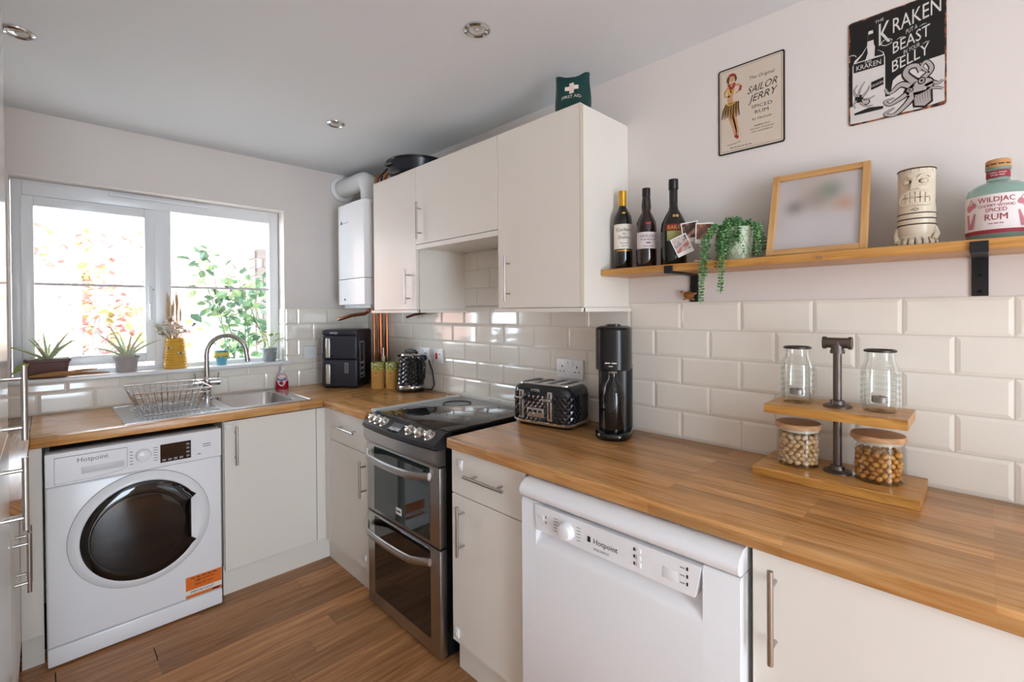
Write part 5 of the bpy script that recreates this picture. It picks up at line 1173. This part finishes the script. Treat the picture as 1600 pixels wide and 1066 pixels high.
# rum sign with hula dancer
yc, zc = -2.641, 2.081
t = thing('metal_sign', 'cream metal rum sign with hula dancer drawing on wall', 'sign', (0, yc, zc-.149))
g = G(); P_ = rr(-.105, .105, -.1485, .1485, .008, 4); g.prism(P_, -.001, -.0032, lambda a, b, h: (h, yc-a, zc+b)); obj('plate', g, mat('sign_black', '#1d1a18', .35), t)
g = G(); P_ = rr(-.100, .100, -.1435, .1435, .005, 4); g.prism(P_, -.003, -.0036, lambda a, b, h: (h, yc-a, zc+b)); obj('cream_face', g, mat('sign_cream', '#d9c9b6', .4, var=.05), t)
F1 = sign_fn(yc, zc, .0004); F2 = sign_fn(yc, zc, .0008); F3 = sign_fn(yc, zc, .0012)
g = G()
for a in ((-.096, .096, .1385), (-.096, .096, -.1385)): strip(g, [(a[0], a[2]), (a[1], a[2])], .0009, F1)
for a in (-.096, .096): strip(g, [(a, -.1385), (a, .1385)], .0009, F1)
text(g, 'The Original', .0155, None, None, None, shear=.25, fn=lambda a, b: F1(a+.035, .085+b))
text(g, 'SAILOR', .033, None, None, None, sx=.85, shear=.3, fn=lambda a, b: F1(a+.036, .042+b+a*.1)); text(g, 'JERRY', .033, None, None, None, sx=.95, shear=.3, fn=lambda a, b: F1(a+.038, .012+b+a*.1))
text(g, 'SPICED', .0165, None, None, None, sx=1.25, fn=lambda a, b: F1(a+.036, -.015+b)); text(g, 'RUM', .0165, None, None, None, sx=1.3, fn=lambda a, b: F1(a+.036, -.034+b)); text(g, '92 PROOF', .0105, None, None, None, sx=1.3, fn=lambda a, b: F1(a+.036, -.055+b))
for i, s_ in enumerate(('Caribbean Rum', 'with spice, caramel and', 'other natural flavors')): text(g, s_, .0078, None, None, None, shear=.2, fn=lambda a, b, i=i: F1(a+.036, -.076-.0095*i+b))
text(g, '#6', .005, None, None, None, fn=lambda a, b: F1(a-.03, -.131+b))
strip(g, [(-.075, -.118), (-.05, -.117), (-.03, -.112)], .0015, F1); obj('lettering', g, mat('sign_ink', '#2e2620', .6), t, smooth=0)
g = G()   # dancer: skin
strip(g, [(-.060, .094), (-.060, .078), (-.061, .060), (-.066, .040), (-.062, .022)], [.013, .020, .018, .016, .022], F1)
flat(g, disc(-.058, .108, .0085, .0105), F1)
strip(g, [(-.052, .084), (-.036, .082), (-.028, .072), (-.034, .062), (-.046, .055)], [.008, .008, .007, .006, .005], F1); strip(g, [(-.070, .082), (-.084, .066), (-.082, .052), (-.066, .050)], [.008, .008, .006, .005], F1)
strip(g, [(-.066, .01), (-.060, -.03), (-.050, -.065), (-.046, -.098)], [.020, .017, .013, .007], F1); strip(g, [(-.058, .01), (-.050, -.03), (-.042, -.07), (-.040, -.104)], [.016, .013, .010, .006], F1); obj('dancer_figure', g, mat('print_skin', '#cf9a6c', .6), t, smooth=0)
g = G(); rnd = random.Random(4)
for i in range(13): a = -.082+i*.0034; strip(g, [(a+.004, .026), (a-.001+(i-6)*.0008, .004), (a-.002+(i-6)*.0016, -.022-rnd.uniform(0, .008))], [.004, .0045, .002], F2, i % 2)
strip(g, [(-.069, .118), (-.072, .106), (-.070, .094)], [.008, .009, .004], F2, 0); strip(g, [(-.048, .117), (-.045, .105), (-.047, .096)], [.006, .007, .003], F2, 0); o = obj('grass_skirt_and_hair', g, [mat('print_brown', '#54382a', .6), mat('print_ochre', '#a8803e', .6)], t, smooth=0); o['kind'] = 'stuff'
g = G()
for c_ in ((-.064, .121), (-.057, .122), (-.051, .119), (-.068, .088), (-.064, .080), (-.060, .074), (-.054, .080), (-.051, .088), (-.030, .072), (-.032, .064), (-.046, -.092), (-.041, -.096)): flat(g, disc(c_[0], c_[1], .0048), F3)
obj('flower_garland', g, mat('print_red', '#b23a3a', .6), t, smooth=0)
g = G(); 
for c_ in ((-.066, .064), (-.058, .066)): flat(g, disc(c_[0], c_[1], .007, .006), F3)
strip(g, [(-.076, .024), (-.064, .019), (-.050, .024)], .004, F3); o = obj('yellow_top', g, mat('print_yellow', '#d8b04a', .6), t, smooth=0); o['kind'] = 'stuff'
# kraken style sign
yc, zc = -3.0215, 2.081
t = thing('metal_sign', 'black and white metal rum sign with octopus and bottle on wall', 'sign', (0, yc, zc-.15))
def rust():
    m = bpy.data.materials.new('sign_rusty_edge'); m.use_nodes = True; nt = m.node_tree; b = nt.nodes['Principled BSDF']; tc = nt.nodes.new('ShaderNodeTexCoord'); n = nt.nodes.new('ShaderNodeTexNoise'); n.inputs['Scale'].default_value = 60; n.inputs['Detail'].default_value = 5; nt.links.new(tc.outputs['Object'], n.inputs['Vector']); cr = nt.nodes.new('ShaderNodeValToRGB'); e = cr.color_ramp.elements; e[0].position = .42; e[0].color = srgb('#2a1d17'); e[1].position = .6; e[1].color = srgb('#a65f35'); e.new(.7).color = srgb('#d9c0a8'); nt.links.new(n.outputs['Fac'], cr.inputs[0]); nt.links.new(cr.outputs[0], b.inputs['Base Color']); b.inputs['Roughness'].default_value = .6; return m
g = G(); P_ = rr(-.1065, .1065, -.1505, .1505, .008, 4); g.prism(P_, -.001, -.0032, lambda a, b, h: (h, yc-a, zc+b)); obj('plate', g, rust(), t)
G1 = sign_fn(yc, zc, .0001); G2 = sign_fn(yc, zc, .0005); G3 = sign_fn(yc, zc, .0009); G4 = sign_fn(yc, zc, .0013); G5 = sign_fn(yc, zc, .0017)
rnd = random.Random(8)
def ragged(P_, j=.0022): return [(a+rnd.uniform(-j, j), b+rnd.uniform(-j, j)) for a, b in P_]
top = [(-.103, .146)]+[(-.103+.0103*i, .147) for i in range(1, 20)]+[(.103, .146)]
bot = [(.103, -.018), (.07, -.020), (.03, -.030), (.005, -.042), (-.004, -.05), (-.010, -.09), (-.103, -.095)]
g = G(); flat(g, ragged(top)+ragged([(.1035, .11), (.1035, .06)], .002)+bot+ragged([(-.1035, -.05), (-.1035, .0), (-.1035, .05), (-.1035, .1)], .002), G1); obj('black_field', g, mat('sign_blackfield', '#14110f', .45), t, smooth=0)
g = G(); flat(g, [(.103, .018), (.07, .012), (.03, -.004), (.005, -.02), (-.004, -.035), (-.010, -.09), (-.103, -.095)][::-1]+ragged([(.103, -.145), (.05, -.147), (0, -.146), (-.05, -.147), (-.103, -.145)][::-1], .002)[::-1][::-1] if False else [(-.103, -.095), (-.010, -.09), (-.004, -.05), (.005, -.042), (.03, -.030), (.07, -.020), (.103, -.018), (.1035, -.05), (.102, -.10), (.103, -.140), (.05, -.1465), (0, -.145), (-.05, -.147), (-.102, -.145)], G1)
WHP = mat('sign_white', '#ddd6cf', .5); obj('white_field', g, WHP, t, smooth=0)
g = G(); BKI = mat('sign_black_ink', '#1a1614', .5)
for s_, cap_, a, b, wid_, sl in (('K', .062, -.024, .060, .026, .15), ('RAKEN', .040, .046, .090, .100, .17), ('PUT A', .012, .036, .070, .024, .27), ('BEAST', .031, .034, .034, .078, .27), ('IN YOUR', .011, .036, .018, .034, .28), ('BELLY', .031, .032, -.016, .078, .30)):
    text(g, s_, cap_/.69, None, None, None, fit=wid_, fn=lambda p, q, a=a, b=b, sl=sl: G2(p+a, q+b+p*sl))
text(g, 'THE', .011, None, None, None, fn=lambda p, q: G2(p-.034, q+.126+p*.15))
for a, b in ((.012, .062), (.060, .078), (.008, .008), (.066, .028)): strip(g, [(a-.008, b-.002), (a, b+.001), (a+.008, b+.001)], [.0005, .002, .0005], G2)
obj('lettering', g, WHP, t, smooth=0)
mb = lambda F: (lambda a, b: F(-.059+(a+.052)*.86, b*.95-.012))
G2b, G3b, G4b, G5b = mb(G2), mb(G3), mb(G4), mb(G5)
# bottle drawing
g = G(); bt = [(-.052, .128), (-.040, .128), (-.038, .085), (-.030, .066), (-.012, .052), (-.008, .035), (-.008, -.112), (-.016, -.120), (-.088, -.120), (-.096, -.112), (-.096, .035), (-.090, .052), (-.070, .066), (-.056, .085)]
flat(g, bt, G2b); strip(g, disc(-.100, .062, .014, .009)[:14], .002, G2b); strip(g, disc(-.004, .078, .014, .009), .002, G2b); obj('bottle_drawing', g, WHP, t, smooth=0)
g = G(); flat(g, [(-.0525, .118), (-.0395, .118), (-.0385, .098), (-.0545, .098)], G3b); flat(g, [(-.069, .062), (-.056, .083), (-.054, .063), (-.060, .045), (-.086, .045)], G3b); flat(g, [(-.034, .083), (-.028, .064), (-.014, .051), (-.014, .045), (-.036, .047)], G3b)
flat(g, [(-.093, .014), (-.011, .014), (-.011, .042), (-.093, .042)], G3b); flat(g, [(-.045, -.052), (-.012, -.044), (-.012, -.022), (-.045, -.028)], G4b); flat(g, [(-.090, -.116), (-.014, -.116), (-.012, -.108), (-.050, -.102), (-.092, -.110)], G3b); o = obj('bottle_shading', g, BKI, t, smooth=0); o['kind'] = 'stuff'
g = G(); text(g, 'KRAKEN', .021, None, None, None, sx=.85, fn=lambda p, q: G4b(p-.052, q+.019)); text(g, 'The', .013, None, None, None, shear=.3, fn=lambda p, q: G4b(p-.055, q+.034)); text(g, 'KRAKEN', .0095, None, None, None, fn=lambda p, q: G5b(p-.0285, q-.041+p*.2)); obj('bottle_lettering', g, WHP, t, smooth=0)
mo = lambda F: (lambda a, b: F(a-.021, -.083+(b+.043)*(.78 if b < -.043 else 1.15)))
G3s, G4s, G5s = mo(G3), mo(G4), mo(G5)
# octopus drawings (ink arms with pale cores)
def arm(g, pts, w, fn1, fn2):
    strip(g, pts, w, fn1, 0); strip(g, pts, [x*.62 for x in w], fn2, 1)
def smoothp(pts, n=6):
    out = []
    for i in range(len(pts)-1):
        p0 = Vector(pts[max(i-1, 0)]); p1 = Vector(pts[i]); p2 = Vector(pts[i+1]); p3 = Vector(pts[min(i+2, len(pts)-1)])
        for k in range(n):
            s_ = k/n; out.append(tuple(.5*((2*p1)+(p2-p0)*s_+(2*p0-5*p1+4*p2-p3)*s_*s_+(3*p1-p0-3*p2+p3)*s_**3)))
    return out+[tuple(pts[-1])]
g = G()
for pts, w0, w1 in (([(.06, -.045), (.035, -.03), (.01, -.045), (.0, -.03)], .020, .006), ([(.065, -.035), (.045, -.01), (.05, .005), (.068, .005), (.075, -.012)], .022, .010), ([(.08, -.03), (.098, -.012), (.088, .008), (.078, -.002), (.094, -.02)], .016, .005), ([(.05, -.06), (.03, -.075), (.01, -.085), (.0, -.07), (.02, -.065)], .020, .006), ([(.06, -.075), (.045, -.10), (.02, -.125), (.0, -.115), (.02, -.10)], .022, .006), ([(.085, -.05), (.10, -.045), (.112, -.052), (.120, -.044)], .016, .007), ([(.088, -.06), (.108, -.066), (.121, -.075)], .014, .006)):
    q = smoothp(pts); n = len(q); arm(g, q, [w0+(w1-w0)*i/(n-1) for i in range(n)], G3s, G4s)
flat(g, disc(.072, -.052, .034, .026, 22, .4), G3s, 0); flat(g, disc(.073, -.052, .030, .021, 22, .4), G4s, 1)
flat(g, [(.055, -.06), (.10, -.06), (.101, -.11), (.085, -.125), (.06, -.115)], G3s, 0); flat(g, [(.06, -.064), (.096, -.064), (.097, -.105), (.084, -.118), (.064, -.11)], G4s, 1)
for a, b in ((.053, -.052), (.078, -.034)):
    flat(g, disc(a, b, .0085), G5s, 0); flat(g, disc(a, b, .006), mo(sign_fn(yc, zc, .0021)), 1); flat(g, disc(a, b, .003), mo(sign_fn(yc, zc, .0025)), 0)
for i in range(7): strip(g, [(.064+i*.005, -.068), (.063+i*.0055, -.085), (.066+i*.005, -.105)], [.0012, .0008, .0003], G5s, 0)
o = obj('octopus_drawing', g, [BKI, mat('sign_grey', '#b5aca5', .5)], t, smooth=0); o['kind'] = 'stuff'
g = G()
for pts in ([(-.085, -.06), (-.092, -.04), (-.082, -.025)], [(-.08, -.062), (-.075, -.04), (-.062, -.02)], [(-.07, -.065), (-.055, -.05), (-.05, -.035)], [(-.085, -.072), (-.093, -.082), (-.088, -.095)], [(-.07, -.075), (-.05, -.075), (-.035, -.07)], [(-.075, -.08), (-.06, -.095), (-.04, -.098)]): q = smoothp(pts); arm(g, q, [.008-.005*i/(len(q)-1) for i in range(len(q))], G3b, G4b)
flat(g, disc(-.078, -.068, .012), G3b, 0); flat(g, disc(-.060, -.082, .013, .010, 18, -.4), G3b, 0); flat(g, disc(-.060, -.082, .010, .007, 18, -.4), G4b, 1)
o = obj('bottle_octopus', g, [BKI, mat('sign_grey', '#b5aca5', .5)], t, smooth=0); o['kind'] = 'stuff'

# ================================================================== WINDOW SILL THINGS
SLZ = 1.083
def aloe(g, n, r0, h0, seed, z0):
    rnd = random.Random(seed)
    for i in range(n):
        a = 2*PI*i/n+rnd.uniform(-.3, .3); L = h0*rnd.uniform(.7, 1.1); out = rnd.uniform(.35, 1.0); pts = []; R_ = []
        for k in range(7):
            s_ = k/6; pts.append((math.cos(a)*L*out*s_*1.1, math.sin(a)*L*out*s_*.45, z0+L*(s_*(1.25-out*.5)-s_*s_*out*.45))); R_.append(.007*(1-s_)**.7+.0008)
        g.tube(pts, R_, 7)
AL = mat('aloe_green', '#b3bd97', .5)
t = thing('aloe_plant', 'aloe plant in a brown plastic trough on the window sill', 'potted plant', (-1.69, .045, SLZ))
g = G(); L_ = []
for hx_, hy_, z in ((.066, .038, 0), (.069, .040, .004), (.078, .046, .075), (.083, .050, .078), (.083, .050, .092), (.077, .045, .092), (.07, .04, .075)): L_.append(rbox_ring(hx_, hy_, .018, z))
loft(g, L_); obj('pot', g, mat('pot_brown', '#6b4a44', .5), t, world=False)
g = G(); aloe(g, 10, 0, .2, 4, .08); obj('leaves', g, AL, t, world=False)
g = G(); g.tube([(-.03, -.02, .09), (-.07, -.035, .075), (-.10, -.045, .055), (-.12, -.05, .03)], [.009, .013, .011, .002], 8); obj('drooping_leaf', g, mat('aloe_bright', '#9fb24e', .5), t, world=False)
t = thing('aloe_plant', 'aloe plant in a small round grey pot on the window sill', 'potted plant', (-1.39, .045, SLZ))
g = G(); g.lathe([(0, 0), (.041, 0), (.043, .003), (.052, .072), (.056, .074), (.056, .088), (.051, .088), (.048, .075), (0, .07)], 32); obj('pot', g, mat('pot_grey', '#a89e9b', .5, var=.06), t, world=False)
g = G(); aloe(g, 12, 0, .19, 12, .072); obj('leaves', g, mat('aloe_pale', '#c3c9ab', .5), t, world=False)
t = thing('carved_wood', 'pointed piece of carved driftwood lying on the window sill', 'ornament', (-1.62, -.018, SLZ))
g = G(); pts = [(-.135, 0, .016), (-.10, 0, .02), (-.06, 0, .022), (-.02, 0, .022), (.02, 0, .02), (.05, 0, .018)]; vs = []; n = 10
g.tube(pts, [.005, .011, .015, .016, .014, .009], 12); g.xf(Matrix.Diagonal((1, 1.0, .85, 1))); obj('head', g, wood('driftwood', '#8a5a2c', '#c08c55', 'X', 2.5, .6), t, world=False)
g = G(); g.tube([(.03, -.003, .016), (.08, -.006, .013), (.155, -.008, .011)], [.008, .007, .003], 8); obj('lower_prong', g, MATS['driftwood'], t, world=False)
g = G(); g.tube([(.02, .004, .026), (.06, .008, .030), (.11, .010, .031)], [.007, .005, .002], 8); obj('upper_prong', g, MATS['driftwood'], t, world=False)
t = thing('beehive_vase', 'yellow ribbed beehive vase holding dried flowers on the sill', 'vase', (-1.175, .035, SLZ))
prof = [(0, 0), (.052, 0)]
for i in range(11):
    z = .004+i*.0148; r_ = .0555-.011*(i/11)**1.4; prof += [(r_-.0015, z), (r_+.001, z+.004), (r_+.001, z+.010), (r_-.0015, z+.0147)]
prof += [(.0435, .170), (.041, .170), (.040, .01), (0, .008)]
g = G(); g.lathe(prof, 40); vs_ = obj('vase_body', g, mat('vase_yellow', '#dca63a', .25), t, world=False, smooth=60)
for (a, z) in ((-.25, .115), (.75, .085)):
    an = -PI/2-.45+a; c = Vector((.0515*math.cos(an), .0515*math.sin(an), z)); bee = G(); bee.ball(c, (.008, .008, .006), 10, 6); o = obj('bee', bee, mat('bee_yellow', '#e2c860', .4), t, world=False)
    g = G(); d = Vector((math.cos(an), math.sin(an), 0)); g.ball(c+d*.004+Vector((0, 0, .004)), (.005, .005, .004), 8, 5); g.ball(c+d*.005-Vector((0, 0, .003)), (.006, .006, .0018), 8, 5); obj('bee_stripes', g, INK, o, world=False)
    g = G(); sd = Vector((-d.y, d.x, 0))
    for s_ in (-1, 1): g.ball(c+sd*s_*.009+Vector((0, 0, .006)), (.006, .006, .003), 8, 5)
    obj('bee_wings', g, WHITE, o, world=False)
rnd = random.Random(31)
bq = thing('dried_bouquet', 'dried grass and flower bouquet standing in the yellow vase', 'bouquet', (-1.175, .035, SLZ+.02))
g = G(); tipsd = []
for i in range(30):
    a = rnd.uniform(0, 6.28); s_ = rnd.uniform(.1, 1); e = Vector((.085*s_*math.cos(a)*1.1, .04*s_*math.sin(a), rnd.uniform(.19, .27)-.03*s_)); g.tube([(.01*math.cos(a), .01*math.sin(a), 0), (e.x*.36, e.y*.36, .15), e], .0011, 5); tipsd.append(e)
obj('stems', g, mat('dry_stem', '#a98e68', .8), bq, world=False)
g = G()
for i in range(12):
    x = rnd.uniform(-.03, .02); e = Vector((x*1.3, rnd.uniform(-.02, .02), rnd.uniform(.33, .42))); g.tube([(x*.4, 0, .02), (x, e.y*.6, .2), e], .0011, 5); q = e-Vector((0, 0, .09)); g.tube([q, q.lerp(e, .5), e], [.002, .0055, .0012], 7)
obj('wheat_stalks', g, mat('wheat_straw', '#c9a883', .8), bq, world=False)
for nm, cols, cnt, rr_ in (('pampas_head', ('pampas_cream', '#dccfc0'), 7, .020), ('brown_flower', ('flower_brown', '#8d7466'), 8, .014), ('white_flower', ('flower_white', '#e9dfd6'), 9, .016)):
    for i in range(cnt):
        e = rnd.choice(tipsd); g = G()
        for k in range(9):
            an = rnd.uniform(0, 6.28); el = rnd.uniform(-.5, 1.2); d = Vector((math.cos(an)*math.cos(el), math.sin(an)*math.cos(el), math.sin(el)))*rr_*.62; st_ = len(g.v); g.ball((0, 0, 0), (rr_*.55, rr_*.26, rr_*.2), 7, 5); g.xf(Matrix.Translation(e+d) @ d.to_track_quat('X', 'Z').to_matrix().to_4x4(), st_)
        obj(nm, g, mat(cols[0], cols[1], .8), bq, world=False)
g = G()
for i in range(9):
    b0 = Vector((rnd.uniform(-.07, -.03), 0, rnd.uniform(.15, .2))); e = b0+Vector((rnd.uniform(-.045, -.005), rnd.uniform(-.02, .02), rnd.uniform(.0, .05))); m_ = (b0+e)/2; sd = Vector((0, .3, .9)).normalized()*.009; g.add([b0, m_+sd, e, m_-sd], [(0, 1, 2, 3)])
obj('eucalyptus_leaf_spray', g, mat('eucalyptus', '#a9b39a', .7), bq, world=False, smooth=0)
t = thing('painted_cup', 'small blue and yellow painted cup behind the tap', 'cup', (-.945, .04, SLZ))
g = G(); g.lathe([(0, 0), (.026, 0), (.024, .012), (.030, .03), (.040, .085), (.0385, .085), (.028, .03), (0, .02)], 30); obj('cup_body', g, mat('cup_blue', '#5fa6bd', .4), t, world=False)
g = G(); g.lathe([(.0405, .055), (.0415, .066), (.0405, .076)], 30)
for k in range(10): a = 2*PI*k/10; g.ball((.0365*math.cos(a), .0365*math.sin(a), .045+.006*(k % 2)), (.006, .006, .007), 8, 5)
obj('yellow_pattern', g, mat('cup_yellow', '#d9c24e', .4), t, world=False)
t = thing('sill_plant', 'small yellow-green leafy plant in a grey pot at the sill end', 'potted plant', (-.675, .045, SLZ))
g = G(); g.lathe([(0, 0), (.036, 0), (.044, .078), (.046, .08), (.046, .086), (.041, .086), (0, .075)], 28); obj('pot', g, mat('pot_slate', '#868c90', .5), t, world=False)
g = G(); gl = G(); rnd = random.Random(14)
for i in range(8):
    a = rnd.uniform(0, 6.28); e = Vector((.055*math.cos(a), .03*math.sin(a)-.01, rnd.uniform(.11, .19))); g.tube([(0, 0, .075), (e.x*.5, e.y*.5, e.z*.8), e], .0018, 5)
    d = Vector((math.cos(a), math.sin(a)*.5, .3)).normalized(); st_ = len(gl.v); gl.add([(-.01, 0, 0), (.01, .016, .003), (.03, .014, 0), (.048, 0, -.006), (.03, -.014, 0), (.01, -.016, .003)], [(0, 1, 2, 3), (0, 3, 4, 5)]); gl.xf(Matrix.Translation(e) @ d.to_track_quat('X', 'Z').to_matrix().to_4x4(), st_)
for s_ in (-1, 1): g.tube([(0, -.03, .075), (s_*.03, -.045, .06), (s_*.045, -.048, .02)], .0022, 5)
obj('stems', g, mat('stem_pale', '#c6cf9a', .6), t, world=False); obj('leaves', gl, mat('leaf_lime', '#a9bf5e', .5), t, world=False, smooth=0)

# ================================================================== CEILING DOWNLIGHTS
for lab, x, y in (('recessed chrome ceiling downlight above the wall cabinet with first aid pouch', -.636, -1.972), ('recessed chrome ceiling downlight before the boiler', -.633, -.858), ('recessed chrome ceiling downlight above the washing machine end', -1.753, -.869)):
    t = thing('ceiling_downlight', lab, 'downlight', (x, y, H), 0, 'ceiling downlights')
    g = G(); g.lathe([(.030, -.0005), (.046, -.0005), (.045, -.005), (.036, -.009), (.030, -.006), (.030, -.0005)], 36); obj('chrome_ring', g, CHROME, t, world=False)
    g = G(); g.lathe([(.0305, -.001), (.026, -.004), (.012, -.0015), (0, -.001)], 30); obj('lamp_glass', g, mat('lamp_glass', '#d9d6d0', .1, .3), t, world=False)
    g = G(); g.lathe([(.010, -.0015), (.008, -.006), (0, -.007)], 18); obj('bulb', g, mat('bulb_glass', '#b9b7b2', .15), t, world=False)
